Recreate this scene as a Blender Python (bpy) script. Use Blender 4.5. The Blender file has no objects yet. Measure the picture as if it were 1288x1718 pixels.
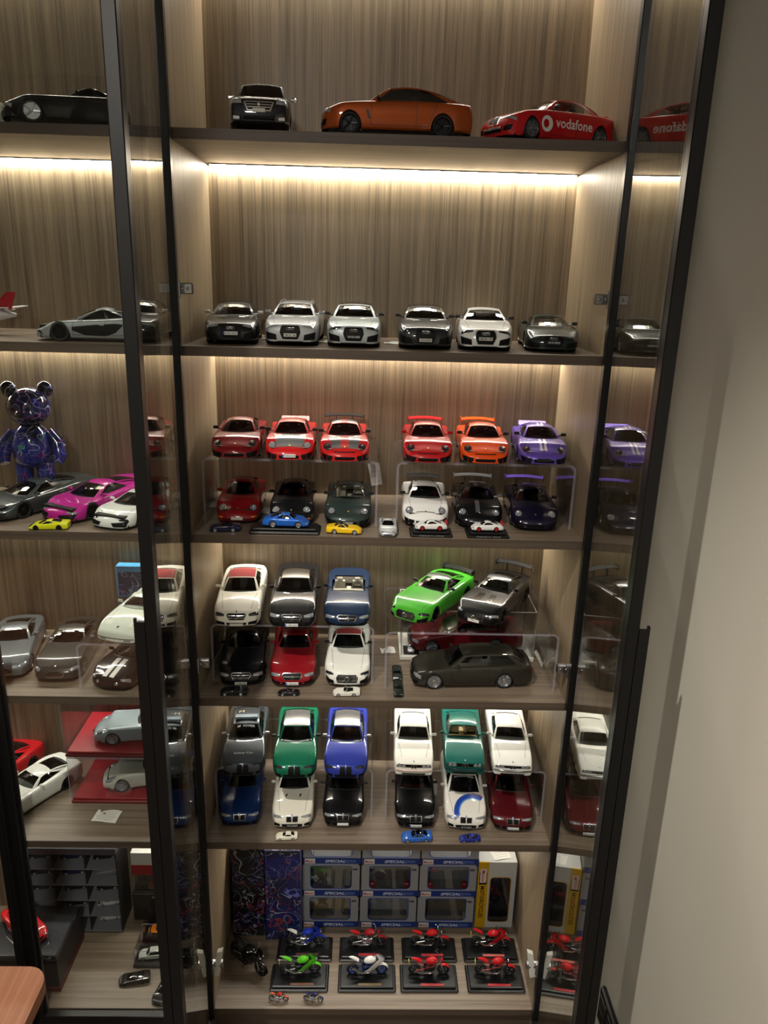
import bpy, bmesh, math, random, bisect
from mathutils import Vector, Matrix
from mathutils.bvhtree import BVHTree
random.seed(7)

# ------------------------------------------------------------------ camera, world, lights, exposure
SC = bpy.context.scene
CAM_LOC = (-.0476, -1.4759, 1.6153); YAW, PITCH, ROLL, FPX = .0256, -.2990, .0274, 1286.7
cam = bpy.data.cameras.new('camera'); camo = bpy.data.objects.new('camera', cam); SC.collection.objects.link(camo); SC.camera = camo
_f = Vector((math.sin(YAW)*math.cos(PITCH), math.cos(YAW)*math.cos(PITCH), math.sin(PITCH)))
_r = _f.cross(Vector((0, 0, 1))).normalized(); _u = _r.cross(_f)
_r2 = _r*math.cos(ROLL) + _u*math.sin(ROLL); _u2 = _u*math.cos(ROLL) - _r*math.sin(ROLL)
camo.matrix_world = Matrix(((_r2.x, _u2.x, -_f.x, CAM_LOC[0]), (_r2.y, _u2.y, -_f.y, CAM_LOC[1]), (_r2.z, _u2.z, -_f.z, CAM_LOC[2]), (0, 0, 0, 1)))
cam.sensor_fit = 'VERTICAL'; cam.sensor_height = 36; cam.lens = 36*FPX/1718; cam.clip_start = .02
wd = bpy.data.worlds.new('room_air'); SC.world = wd; wd.use_nodes = True
wd.node_tree.nodes['Background'].inputs[0].default_value = (.05, .05, .052, 1); wd.node_tree.nodes['Background'].inputs[1].default_value = 1.
SC.view_settings.view_transform = 'Standard'; SC.view_settings.look = 'None'; SC.view_settings.gamma = 1; SC.view_settings.use_curve_mapping = False
SC.view_settings.exposure = 0.0
LED_POWER = 125.      # emission of the shelf light strips
DOWNLIGHT = 150.      # watts of the ceiling spot that throws the door's shadow
ROOMFILL = 42.      # watts of the fill panel added behind the viewer
# ------------------------------------------------------------------ helpers
COL = bpy.context.scene.collection
UP = Vector((0, 0, 1))

def lin(c):
    if isinstance(c, str):
        c = c.lstrip('#'); c = tuple(int(c[i:i+2], 16) for i in (0, 2, 4))
        c = tuple(v / 255 for v in c)
        return tuple(v / 12.92 if v <= .04045 else ((v + .055) / 1.055) ** 2.4 for v in c)
    return tuple(c[:3])

MATS = {}
def mat(col, rough=.5, metal=0., coat=0., spec=.5, emit=0., name=None, alpha=None):
    key = (col, rough, metal, coat, spec, emit)
    if key in MATS: return MATS[key]
    m = bpy.data.materials.new(name or 'surface'); m.use_nodes = True
    b = m.node_tree.nodes['Principled BSDF']
    c = (*lin(col), 1)
    b.inputs['Base Color'].default_value = c
    b.inputs['Roughness'].default_value = rough
    b.inputs['Metallic'].default_value = metal
    b.inputs['Coat Weight'].default_value = coat
    b.inputs['Coat Roughness'].default_value = .03
    b.inputs['Specular IOR Level'].default_value = spec
    if emit:
        b.inputs['Emission Color'].default_value = c
        b.inputs['Emission Strength'].default_value = emit
    MATS[key] = m
    return m

def paint(col, metal=.0, rough=.32):
    """car paint: pigment under clear coat with a fine flake variation"""
    key = ('paint', col, metal, rough)
    if key in MATS: return MATS[key]
    m = bpy.data.materials.new('car_paint'); m.use_nodes = True
    nt = m.node_tree; b = nt.nodes['Principled BSDF']
    c = lin(col)
    no = nt.nodes.new('ShaderNodeTexNoise'); no.inputs['Scale'].default_value = 900; no.inputs['Detail'].default_value = 1
    tc = nt.nodes.new('ShaderNodeTexCoord'); nt.links.new(tc.outputs['Object'], no.inputs['Vector'])
    mx = nt.nodes.new('ShaderNodeMix'); mx.data_type = 'RGBA'
    mx.inputs[6].default_value = (*(v * .9 for v in c), 1)
    mx.inputs[7].default_value = (*(min(1, v * 1.1 + .002) for v in c), 1)
    nt.links.new(no.outputs['Fac'], mx.inputs[0]); nt.links.new(mx.outputs[2], b.inputs['Base Color'])
    b.inputs['Metallic'].default_value = metal*.6; b.inputs['Roughness'].default_value = rough+.06; b.inputs['Specular IOR Level'].default_value = .12
    b.inputs['Coat Weight'].default_value = 1; b.inputs['Coat Roughness'].default_value = .03; b.inputs['Coat IOR'].default_value = 1.42
    MATS[key] = m
    return m

def glass(tint=(.35, .37, .38), ior=1.5, boost=0., key=None, rough=.0):
    """thin pane: tinted see-through mixed with mirror reflection by Fresnel"""
    k = ('glass', tint, ior, boost, rough)
    if k in MATS: return MATS[k]
    m = bpy.data.materials.new('glass_pane'); m.use_nodes = True
    nt = m.node_tree; nt.nodes.clear()
    out = nt.nodes.new('ShaderNodeOutputMaterial')
    tr = nt.nodes.new('ShaderNodeBsdfTransparent'); tr.inputs[0].default_value = (*tint, 1)
    gl = nt.nodes.new('ShaderNodeBsdfGlossy'); gl.inputs['Roughness'].default_value = rough
    gl.inputs[0].default_value = (.95, .97, .96, 1)
    lw = nt.nodes.new('ShaderNodeLayerWeight'); lw.inputs['Blend'].default_value = .5   # facing = 1 - cos, same from both sides
    pw = nt.nodes.new('ShaderNodeMath'); pw.operation = 'POWER'; pw.inputs[1].default_value = 5
    nt.links.new(lw.outputs['Facing'], pw.inputs[0])
    f0 = ((ior - 1) / (ior + 1)) ** 2 + boost
    ma = nt.nodes.new('ShaderNodeMath'); ma.operation = 'MULTIPLY_ADD'; ma.use_clamp = True
    ma.inputs[1].default_value = 1 - f0; ma.inputs[2].default_value = f0
    nt.links.new(pw.outputs[0], ma.inputs[0])
    mx = nt.nodes.new('ShaderNodeMixShader')
    nt.links.new(ma.outputs[0], mx.inputs[0]); nt.links.new(tr.outputs[0], mx.inputs[1]); nt.links.new(gl.outputs[0], mx.inputs[2])
    nt.links.new(mx.outputs[0], out.inputs[0])
    MATS[k] = m
    return m

class MB:
    """collects shapes; build() links them as one mesh object"""
    def __init__(s): s.v = []; s.f = []; s.sm = []
    def add(s, vs, fs, smooth=False):
        o = len(s.v); s.v += [tuple(p) for p in vs]
        s.f += [tuple(i + o for i in f) for f in fs]; s.sm += [smooth] * len(fs)
        return s
    def box(s, x0, x1, y0, y1, z0, z1, b=0.):
        if b <= 0:
            vs = [(x, y, z) for z in (z0, z1) for y in (y0, y1) for x in (x0, x1)]
            return s.add(vs, [(0, 2, 3, 1), (4, 5, 7, 6), (0, 1, 5, 4), (2, 6, 7, 3), (0, 4, 6, 2), (1, 3, 7, 5)])
        b = min(b, (x1-x0)*.49, (y1-y0)*.49, (z1-z0)*.49)
        vs = []; idx = {}
        X = (x0, x1); Y = (y0, y1); Z = (z0, z1)
        for i in (0, 1):
            for j in (0, 1):
                for k in (0, 1):
                    sx, sy, sz = (1-2*i)*b, (1-2*j)*b, (1-2*k)*b
                    for a in range(3):
                        p = [X[i]+sx, Y[j]+sy, Z[k]+sz]; p[a] = (X[i], Y[j], Z[k])[a]
                        idx[(i, j, k, a)] = len(vs); vs.append(tuple(p))
        fs = []
        g = lambda i, j, k, a: idx[(i, j, k, a)]
        for a in range(3):
            for e in (0, 1):
                cyc = [(0, 0), (1, 0), (1, 1), (0, 1)]
                q = []
                for u, w in cyc:
                    t = [u, w]; t.insert(a, e); q.append(g(*t, a))
                fs.append(tuple(q) if (e == 1) != (a == 1) else tuple(reversed(q)))
        for a in range(3):                       # edges running along axis a
            o1, o2 = [q for q in range(3) if q != a]
            for u in (0, 1):
                for w in (0, 1):
                    p0 = [0, 0, 0]; p1 = [0, 0, 0]; p1[a] = 1
                    p0[o1] = p1[o1] = u; p0[o2] = p1[o2] = w
                    fs.append((g(*p0, o1), g(*p1, o1), g(*p1, o2), g(*p0, o2)))
        for i in (0, 1):
            for j in (0, 1):
                for k in (0, 1): fs.append((g(i, j, k, 0), g(i, j, k, 1), g(i, j, k, 2)))
        return s.add(vs, fs)
    def quad(s, a, b, c, d): return s.add([a, b, c, d], [(0, 1, 2, 3)])
    def grid(s, rows, smooth=True, close=False):
        n = len(rows[0]); vs = [p for r in rows for p in r]; fs = []
        for i in range(len(rows) - 1):
            for j in range(n - (0 if close else 1)):
                fs.append((i*n+j, i*n+(j+1) % n, (i+1)*n+(j+1) % n, (i+1)*n+j))
        return s.add(vs, fs, smooth)
    def tube(s, pts, r, n=6, caps=True, smooth=True):
        pts = [Vector(p) for p in pts]; rows = []
        rr = r if isinstance(r, (list, tuple)) else [r] * len(pts)
        ref = None
        for i, p in enumerate(pts):
            t = (pts[min(i+1, len(pts)-1)] - pts[max(i-1, 0)]).normalized()
            if ref is None:
                ref = t.cross(UP if abs(t.z) < .9 else Vector((1, 0, 0))).normalized()
            else:
                ref = (ref - t * ref.dot(t)).normalized()
            b = t.cross(ref)
            rows.append([p + (ref*math.cos(2*math.pi*k/n) + b*math.sin(2*math.pi*k/n))*rr[i] for k in range(n)])
        s.grid(rows, smooth, True)
        if caps:
            s.add(rows[0], [tuple(reversed(range(n)))]); s.add(rows[-1], [tuple(range(n))])
        return s
    def lathe(s, prof, c=(0, 0, 0), axis='z', n=16, smooth=True, a0=0., a1=2*math.pi):
        full = abs(a1 - a0 - 2*math.pi) < 1e-6; rows = []
        k = n if full else n + 1
        for r, h in prof:
            row = []
            for i in range(k):
                a = a0 + (a1 - a0)*i/n; u, w = r*math.cos(a), r*math.sin(a)
                p = {'z': (u, w, h), 'x': (h, u, w), 'y': (w, h, u)}[axis]
                row.append((p[0]+c[0], p[1]+c[1], p[2]+c[2]))
            rows.append(row)
        return s.grid(rows, smooth, full)
    def ball(s, c, r, n=10, m=6):
        rx, ry, rz = r if isinstance(r, (list, tuple)) else (r, r, r)
        rows = []
        for i in range(m + 1):
            t = math.pi*i/m
            rows.append([(c[0]+rx*math.sin(t)*math.cos(2*math.pi*k/n), c[1]+ry*math.sin(t)*math.sin(2*math.pi*k/n), c[2]-rz*math.cos(t)) for k in range(n)])
        return s.grid(rows, True, True)
    def poly(s, pts, d):
        """extrude closed polygon pts (3D list) by vector d"""
        n = len(pts); d = Vector(d); a = [Vector(p) for p in pts]; b = [p + d for p in a]
        s.add(a, [tuple(reversed(range(n)))]); s.add(b, [tuple(range(n))])
        return s.add(a + b, [(i, (i+1) % n, n+(i+1) % n, n+i) for i in range(n)])
    def xform(s, M):
        s.v = [tuple(M @ Vector(p)) for p in s.v]; return s
    def mesh(s, name, sc=1.):
        me = bpy.data.meshes.new(name)
        me.from_pydata([(p[0]*sc, p[1]*sc, p[2]*sc) for p in s.v], [], s.f)
        me.polygons.foreach_set('use_smooth', s.sm)
        me.update()
        return me
    def build(s, name, m, parent=None, sc=1., loc=None, rz=None, weld=False):
        me = s.mesh(name, sc)
        if weld:
            bm = bmesh.new(); bm.from_mesh(me); bmesh.ops.remove_doubles(bm, verts=bm.verts, dist=1e-5)
            bmesh.ops.recalc_face_normals(bm, faces=bm.faces); bm.to_mesh(me); bm.free()
        return link(name, me, m, parent, loc, rz)

def link(name, me, m, parent=None, loc=None, rz=None):
    if m is not None and not me.materials: me.materials.append(m)
    o = bpy.data.objects.new(name, me); COL.objects.link(o)
    if m is not None and me.materials[0] is not m:
        o.material_slots[0].link = 'OBJECT'; o.material_slots[0].material = m
    if parent is not None: o.parent = parent
    if loc is not None: o.location = loc
    if rz is not None: o.rotation_euler = (0, 0, rz)
    return o

def tag(o, label=None, cat=None, group=None, kind=None):
    if label: o['label'] = label
    if cat: o['category'] = cat
    if group: o['group'] = group
    if kind: o['kind'] = kind
    return o

def thing(name, label, cat, loc=(0, 0, 0), rz=0., group=None):
    o = bpy.data.objects.new(name, None); COL.objects.link(o)
    o.empty_display_size = .02
    o.location = loc; o.rotation_euler = (0, 0, rz)
    return tag(o, label, cat, group)

def struct(name, mb, m, parent=None, **k):
    o = mb.build(name, m, parent, **k)
    if parent is None: o['kind'] = 'structure'
    return o

FONT_CACHE = {}
def text_mesh(txt, size=1., shear=0., bold=0., extrude=0.):
    key = (txt, size, shear, bold, extrude)
    if key in FONT_CACHE: return FONT_CACHE[key]
    cu = bpy.data.curves.new('lettering', 'FONT'); cu.body = txt; cu.size = size; cu.shear = shear
    cu.align_x = 'CENTER'; cu.align_y = 'CENTER'; cu.offset = bold; cu.extrude = extrude; cu.resolution_u = 2
    o = bpy.data.objects.new('lettering', cu); COL.objects.link(o)
    dg = bpy.context.evaluated_depsgraph_get()
    me = bpy.data.meshes.new_from_object(o.evaluated_get(dg))
    bpy.data.objects.remove(o); bpy.data.curves.remove(cu)
    me.materials.clear()
    FONT_CACHE[key] = me
    return me

def lettering(txt, m, parent, M, width=None, height=None, shear=0., bold=0., name='lettering'):
    """flat letters laid with matrix M (text x right, y up, faces +z of M)"""
    me = text_mesh(txt, 1., shear, bold).copy()
    xs = [v.co.x for v in me.vertices]; ys = [v.co.y for v in me.vertices]
    w, h = max(xs)-min(xs), max(ys)-min(ys)
    sx = (width / w) if width else height / h
    sy = (height / h) if height else sx
    cx, cy = (max(xs)+min(xs))/2, (max(ys)+min(ys))/2
    for v in me.vertices: v.co = M @ Vector(((v.co.x-cx)*sx, (v.co.y-cy)*sy, 0))
    return link(name, me, m, parent)

# text on a surface facing -y (towards the room): x right, z up
def face_front(x, y, z): return Matrix(((1, 0, 0, x), (0, 0, -1, y), (0, 1, 0, z), (0, 0, 0, 1)))

def pch(knots):
    xs = [k[0] for k in knots]; zs = [k[1] for k in knots]; n = len(xs)
    d = [(zs[i+1]-zs[i])/(xs[i+1]-xs[i]) for i in range(n-1)]
    m = [d[0]] + [0 if d[i-1]*d[i] <= 0 else 2*d[i-1]*d[i]/(d[i-1]+d[i]) for i in range(1, n-1)] + [d[-1]]
    def f(x):
        if x <= xs[0]: return zs[0]
        if x >= xs[-1]: return zs[-1]
        i = bisect.bisect_right(xs, x) - 1
        h = xs[i+1]-xs[i]; t = (x-xs[i])/h
        return ((2*t**3-3*t*t+1)*zs[i] + (t**3-2*t*t+t)*h*m[i] + (-2*t**3+3*t*t)*zs[i+1] + (t**3-t*t)*h*m[i+1])
    return f
# ------------------------------------------------------------------ room and cabinets
def wood(name, c0, c1, axis='z', rough=.42):
    m = bpy.data.materials.new(name); m.use_nodes = True; nt = m.node_tree; b = nt.nodes['Principled BSDF']
    tc = nt.nodes.new('ShaderNodeTexCoord')
    def noise(fine, coarse, detail):
        mp = nt.nodes.new('ShaderNodeMapping'); s = [fine]*3; s['xyz'.index(axis)] = coarse
        mp.inputs['Scale'].default_value = s; nt.links.new(tc.outputs['Object'], mp.inputs[0])
        n = nt.nodes.new('ShaderNodeTexNoise'); n.inputs['Scale'].default_value = 1; n.inputs['Detail'].default_value = detail; n.inputs['Roughness'].default_value = .65
        nt.links.new(mp.outputs[0], n.inputs['Vector']); return n
    a, b2 = noise(95, 1.1, 4), noise(420, 6, 2)
    ad = nt.nodes.new('ShaderNodeMath'); ad.operation = 'MULTIPLY_ADD'; ad.inputs[1].default_value = .55
    nt.links.new(b2.outputs['Fac'], ad.inputs[0])
    sc_ = nt.nodes.new('ShaderNodeMath'); sc_.operation = 'MULTIPLY'; sc_.inputs[1].default_value = .75
    nt.links.new(a.outputs['Fac'], sc_.inputs[0]); nt.links.new(sc_.outputs[0], ad.inputs[2])
    r = nt.nodes.new('ShaderNodeValToRGB'); r.color_ramp.elements[0].position = .42; r.color_ramp.elements[1].position = .85
    r.color_ramp.elements[0].color = (*lin(c0), 1); r.color_ramp.elements[1].color = (*lin(c1), 1)
    nt.links.new(ad.outputs[0], r.inputs[0]); nt.links.new(r.outputs[0], b.inputs['Base Color'])
    bp = nt.nodes.new('ShaderNodeBump'); bp.inputs['Strength'].default_value = .12; bp.inputs['Distance'].default_value = .0006
    nt.links.new(b2.outputs['Fac'], bp.inputs['Height']); nt.links.new(bp.outputs[0], b.inputs['Normal'])
    b.inputs['Roughness'].default_value = rough
    return m
def plaster(name, c, sc_=2.5, var=.05):
    m = bpy.data.materials.new(name); m.use_nodes = True; nt = m.node_tree; b = nt.nodes['Principled BSDF']
    tc = nt.nodes.new('ShaderNodeTexCoord'); n = nt.nodes.new('ShaderNodeTexNoise'); n.inputs['Scale'].default_value = sc_; n.inputs['Detail'].default_value = 5
    nt.links.new(tc.outputs['Object'], n.inputs['Vector'])
    r = nt.nodes.new('ShaderNodeValToRGB'); l = lin(c)
    r.color_ramp.elements[0].color = (*(v*(1-var) for v in l), 1); r.color_ramp.elements[1].color = (*(min(1, v*(1+var)) for v in l), 1)
    nt.links.new(n.outputs['Fac'], r.inputs[0]); nt.links.new(r.outputs[0], b.inputs['Base Color'])
    n2 = nt.nodes.new('ShaderNodeTexNoise'); n2.inputs['Scale'].default_value = 60; n2.inputs['Detail'].default_value = 6
    nt.links.new(tc.outputs['Object'], n2.inputs['Vector'])
    bp = nt.nodes.new('ShaderNodeBump'); bp.inputs['Strength'].default_value = .05; bp.inputs['Distance'].default_value = .002
    nt.links.new(n2.outputs['Fac'], bp.inputs['Height']); nt.links.new(bp.outputs[0], b.inputs['Normal'])
    b.inputs['Roughness'].default_value = .8
    return m
WOODV = wood('laminate_vertical', '#56493a', '#99876d', 'z'); WOODH = wood('laminate_shelf', '#54483b', '#837464', 'x')
WOODEDGE = wood('laminate_edge', '#40362d', '#5b4d40', 'x', .5)
WALLM = plaster('wall_paint', '#bdb8ac'); CEILM = plaster('ceiling_paint', '#d8d6d0'); FLOORM = wood('floor_laminate', '#4c4038', '#6d5d50', 'y')
FRAME = mat('#121212', .38, .4); FRAMELIT = mat('#26272a', .35, .7)  # second tone: frame metal lightened where the inner lip catches light
PANE = glass((.88, .89, .88), 1.5, .24); PANECLEAR = glass((.90, .91, .90), 1.5, .0)
ACRYL = glass((.965, .965, .975), 1.5, .0)
STEEL = mat('#b4b6ba', .22, 1.)

D = .33; W2 = .40; FLOOR_Z = -.25; CEIL_Z = 2.62; XW = .50; TH = .018
SH = {1: 1.852, 2: 1.479, 3: 1.105, 4: .729, 5: .352, 6: -.151}
struct('floor', MB().box(-3.2, XW+.1, -3.3, D+.1, FLOOR_Z-.05, FLOOR_Z), FLOORM)
struct('ceiling', MB().box(-3.2, XW+.1, -3.3, D+.1, CEIL_Z, CEIL_Z+.05), CEILM)
struct('wall_right', MB().box(XW, XW+.1, -3.3, D+.02, FLOOR_Z, CEIL_Z), WALLM)
struct('wall_back', MB().box(-3.2, XW+.1, D+.02, D+.1, FLOOR_Z, CEIL_Z), WALLM)
struct('wall_left', MB().box(-3.2, -3.1, -3.3, D+.02, FLOOR_Z, CEIL_Z), WALLM)
struct('wall_front', MB().box(-3.2, XW+.1, -3.4, -3.3, FLOOR_Z, CEIL_Z), mat('#6f6a62', .8))

LEDM = bpy.data.materials.new('led_diffuser'); LEDM.use_nodes = True
_b = LEDM.node_tree.nodes['Principled BSDF']; _b.inputs['Base Color'].default_value = (.9, .9, .9, 1)
_b.inputs['Emission Color'].default_value = (1., .945, .82, 1); _b.inputs['Emission Strength'].default_value = LED_POWER
def cabinet(x0, x1, label, doors):
    root = thing('display_cabinet', label, 'cabinet', ((x0+x1)/2, D/2, FLOOR_Z)); root['label'] = label
    L0 = Vector((-(x0+x1)/2, -D/2, -FLOOR_Z))
    def part(nm, mb, m, par=None):
        o = mb.build(nm, m, par or root)
        if par is None: o.location = L0
        return o
    zb, zt = FLOOR_Z, SH[1]+.376+TH
    for xa, xb in ((x0-TH, x0), (x1, x1+TH)):
        part('side_panel', MB().box(xa, xb, 0, D, zb, zt), WOODV)
    part('back_panel', MB().box(x0, x1, D-.008, D, zb, zt), WOODV)
    part('top_panel', MB().box(x0, x1, 0, D-.008, zt-TH, zt), WOODH)
    part('plinth', MB().box(x0, x1, .012, .03, zb, SH[6]-TH), WOODEDGE)
    for k, z in SH.items():
        s = part('shelf', MB().box(x0, x1, .0015, D-.008, z-TH, z), WOODH)
        part('edge_band', MB().box(x0, x1, 0, .0015, z-TH, z), WOODEDGE, s)
    for k in range(1, 7):
        z = SH[k-1]-TH if k > 1 else SH[1]+.376
        ya = D-.021
        ls = part('led_strip', MB().box(x0+.004, x1-.004, ya-.001, ya+.012, z-.0022, z), mat('#8a8b8d', .4, .8))
        MB().quad((x0+.006, ya, z-.0024), (x0+.006, ya+.011, z-.0024), (x1-.006, ya+.011, z-.0024), (x1-.006, ya, z-.0024)).build('diffuser', LEDM, ls)
    return root, L0
CABM, LM = cabinet(-W2, W2, 'open wooden display cabinet with lit shelves, both glass doors swung open', 2)
CABL, LL = cabinet(-1.238, -.438, 'closed wooden display cabinet beside the open one, glass doors shut', 2)

def door(root, L0, hinge, ang, side, pane=None):
    """framed glass door; local x runs from hinge to free end, local y=0..t, +y is the inner face. side=+1 left leaf, -1 right leaf"""
    wd_, t, st = .396, .019, .024; z0, z1 = SH[6]-.022, SH[1]+.376
    f = MB(); X = lambda a, b: (a, b) if side > 0 else (-b, -a)
    f.box(*X(0, st), 0, t, z0, z1, .0015); f.box(*X(wd_-st, wd_), 0, t, z0, z1, .0015)
    f.box(*X(st, wd_-st), 0, t, z0, z0+st, .0015); f.box(*X(st, wd_-st), 0, t, z1-st, z1, .0015)
    o = f.build('door', FRAME, root); o.location = L0 + Vector(hinge); o.rotation_euler = (0, 0, math.radians(ang))
    MB().box(*X(st-.004, wd_-st+.004), .008, .012, z0+st-.004, z1-st+.004).build('glass_pane', pane or PANE, o)
    lip = MB(); lip.box(*X(wd_-st-.006, wd_-st), .0125, t, z0+st, z1-st); lip.build('lit_lip', FRAMELIT, o)  # stile's inner lip, its caught light put into the lighter colour
    h = MB(); h.box(*X(wd_-.006, wd_), -.016, 0, z0, 1.10); h.poly([(side*(wd_-.006), -.016, 1.10), (side*wd_, -.016, 1.10), (side*wd_, -.016, 1.106), (side*(wd_-.006), -.016, 1.106)], (0, .004, 0))
    h.build('pull_handle', FRAME, o)
    return o
DL = door(CABM, LM, (-.416, -.006, 0), -85, 1); DR = door(CABM, LM, (.416, -.006, 0), 85, -1)
door(CABL, LL, (-1.2345, -.0245, 0), 0, 1, PANECLEAR); door(CABL, LL, (-.4415, -.0245, 0), 0, -1, PANECLEAR)
# cup hinges joining the open doors to the side panels
def hinge(x, z, s, big):
    h = MB()
    h.box(x-.012 if s > 0 else x-.030, x+.030 if s > 0 else x+.012, .003, .014, z-.010, z+.010, .002)
    h.box(x-.007, x+.007, -.010, .004, z-.017, z+.017, .003)
    h.tube([(x-.006, -.004, z-.016), (x-.006, -.004, z+.016)], .0035, 6); h.tube([(x+.006, -.004, z-.016), (x+.006, -.004, z+.016)], .0035, 6)
    for dx in (.010, .022): h.lathe([(0, -.0012), (.0028, -.0012), (.0032, 0)], (x+s*dx, .003, z), 'y', 8)
    o = h.build('hinge', STEEL, CABM); o.location = LM
    a = MB()
    if big:
        a.poly([(x+s*.004, .002, z-.030), (x+s*.018, .002, z-.034), (x+s*.030, .002, z+.046), (x+s*.016, .002, z+.040)], (0, .012, 0))
        b = a.build('hinge_arm', mat('#d6d6cd', .4), o)
for s in (1, -1):
    for z, big in ((1.583, 0), (.81, 0), (-.015, 1)): hinge(-s*.404, z, s, big)
# filler strip between cabinet and wall
tag(MB().box(.418, XW, .004, .022, FLOOR_Z, SH[1]+.394).build('filler_panel', WOODV), 'narrow wooden filler strip between the open cabinet and the wall', 'panel')
# ceiling downlight, and a panel added as fill light
def downlight(x, y, label):
    r = thing('ceiling_downlight', label, 'lamp', (x, y, CEIL_Z))
    MB().lathe([(.028, -.02), (.045, -.012), (.05, 0)], n=20).build('trim_ring', mat('#d9d9d6', .4), r)
    MB().lathe([(0, -.004), (.03, -.004)], n=20).build('lens', mat('#fff3dd', .4, emit=12.), r)
    l = bpy.data.lights.new('downlight_bulb', 'SPOT'); l.energy = DOWNLIGHT; l.spot_size = math.radians(104); l.spot_blend = .6; l.shadow_soft_size = .022; l.color = (1, .93, .82)
    o = bpy.data.objects.new('downlight_bulb', l); COL.objects.link(o); o.parent = r; o.location = (0, 0, -.03)
downlight(-.52, -1.08, 'small round recessed ceiling downlight in front of the cabinets')
r = thing('added_fill_panel', 'square ceiling panel added as fill light behind the viewer', 'lamp', (-.5, -2.6, CEIL_Z))  # no known lamp: added to lift the side wall and car fronts
MB().box(-.22, .22, -.22, .22, -.02, 0, .004).build('housing', mat('#d9d9d6', .4), r)
MB().box(-.2, .2, -.2, .2, -.022, -.0205).build('diffuser', mat('#fff4e4', .5, emit=1.5), r)
l = bpy.data.lights.new('fill_glow', 'AREA'); l.energy = ROOMFILL; l.size = .38; l.color = (1, .95, .87)
o = bpy.data.objects.new('fill_glow', l); COL.objects.link(o); o.parent = r; o.location = (0, 0, -.03)
# wall socket and table corner
s = thing('wall_socket', 'black wall socket plate low on the pale side wall', 'socket', (XW, -.24, .10), 0)
MB().box(-.012, 0, -.055, .055, -.045, .045, .004).build('plate', mat('#0d0d0e', .3), s)
for dy in (-.026, .026):
    q = MB().box(-.0145, -.012, dy-.02, dy+.02, -.032, .032, .002).build('rocker', mat('#16171a', .25), s)
    MB().box(-.0155, -.0145, dy-.012, dy+.012, -.003, .003).build('slot', mat('#3a3c40', .4), q)
TABLEM = wood('table_veneer', '#7d4f38', '#a06c50', 'y', .35)
t = thing('table', 'reddish brown wooden table with rounded corners in front of the closed cabinet', 'table', (-1.2, -.95, FLOOR_Z))
pts = []
xa, xb, ya, yb, R = -1.9, -.556, -1.45, -.468, .035
for cx, cy, a0 in ((xb-R, yb-R, 0), (xa+R, yb-R, 90), (xa+R, ya+R, 180), (xb-R, ya+R, 270)):
    for k in range(7):
        a = math.radians(a0+15*k); pts.append((cx+R*math.cos(a)+1.2, cy+R*math.sin(a)+.95, .725))
MB().poly(pts, (0, 0, .025)).build('table_top', TABLEM, t)
for sx in (-.62, .56):
    for sy in (-.42, .40): MB().box(sx-.025, sx+.025, sy-.025, sy+.025, 0, .725, .004).build('leg', FRAME, t)
# ------------------------------------------------------------------ scale-model cars
BLACK = mat('#0a0a0b', .45); GLOSSBLACK = mat('#050506', .12, 0, .6); RUBBER = mat('#0b0b0b', .75)
CHROME = mat('#d8dadc', .12, 1.); SILVER = mat('#b9bcc0', .28, .9); DARKMETAL = mat('#2c2e31', .35, .8)
GRILLE = mat('#050506', .6, 0, 0, .2); LAMP = mat('#a9b0b6', .08, .55, 1.); LAMPDARK = mat('#30343a', .1, .4, 1.)
PLATEW = mat('#d9dad6', .5); PLATEB = mat('#15171c', .4); TAILRED = mat('#7a0509', .12, 0, 1.); AMBER = mat('#e07a12', .15, 0, 1.)
CARBON = mat('#55585a', .3, .5, 1.); WINDOW = glass((.30, .32, .33), 1.5, .06); SIDEWIN = glass((.045, .05, .052), 1.5, .03); CLEARWIN = glass((.75, .77, .76), 1.5, .0)
DARKWIN = mat('#07080a', .04, 0, 1.); LEATHER = mat('#111112', .6); TAN = mat('#b09866', .6); CREAM = mat('#cfc8b4', .6); REDLEATHER = mat('#5c1410', .55)
PLATEBLUE = mat('#1c3f9a', .5)

SIDEPROF = [(0, .955), (.12, .985), (.3, 1.), (.5, 1.), (.66, .995), (.8, .983), (.9, .962), (.97, .93), (1., .895)]
CLASSIC = [(0, .95), (.12, .98), (.3, .995), (.5, 1.), (.62, 1.), (.74, .995), (.86, .98), (.95, .955), (1., .92)]

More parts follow.
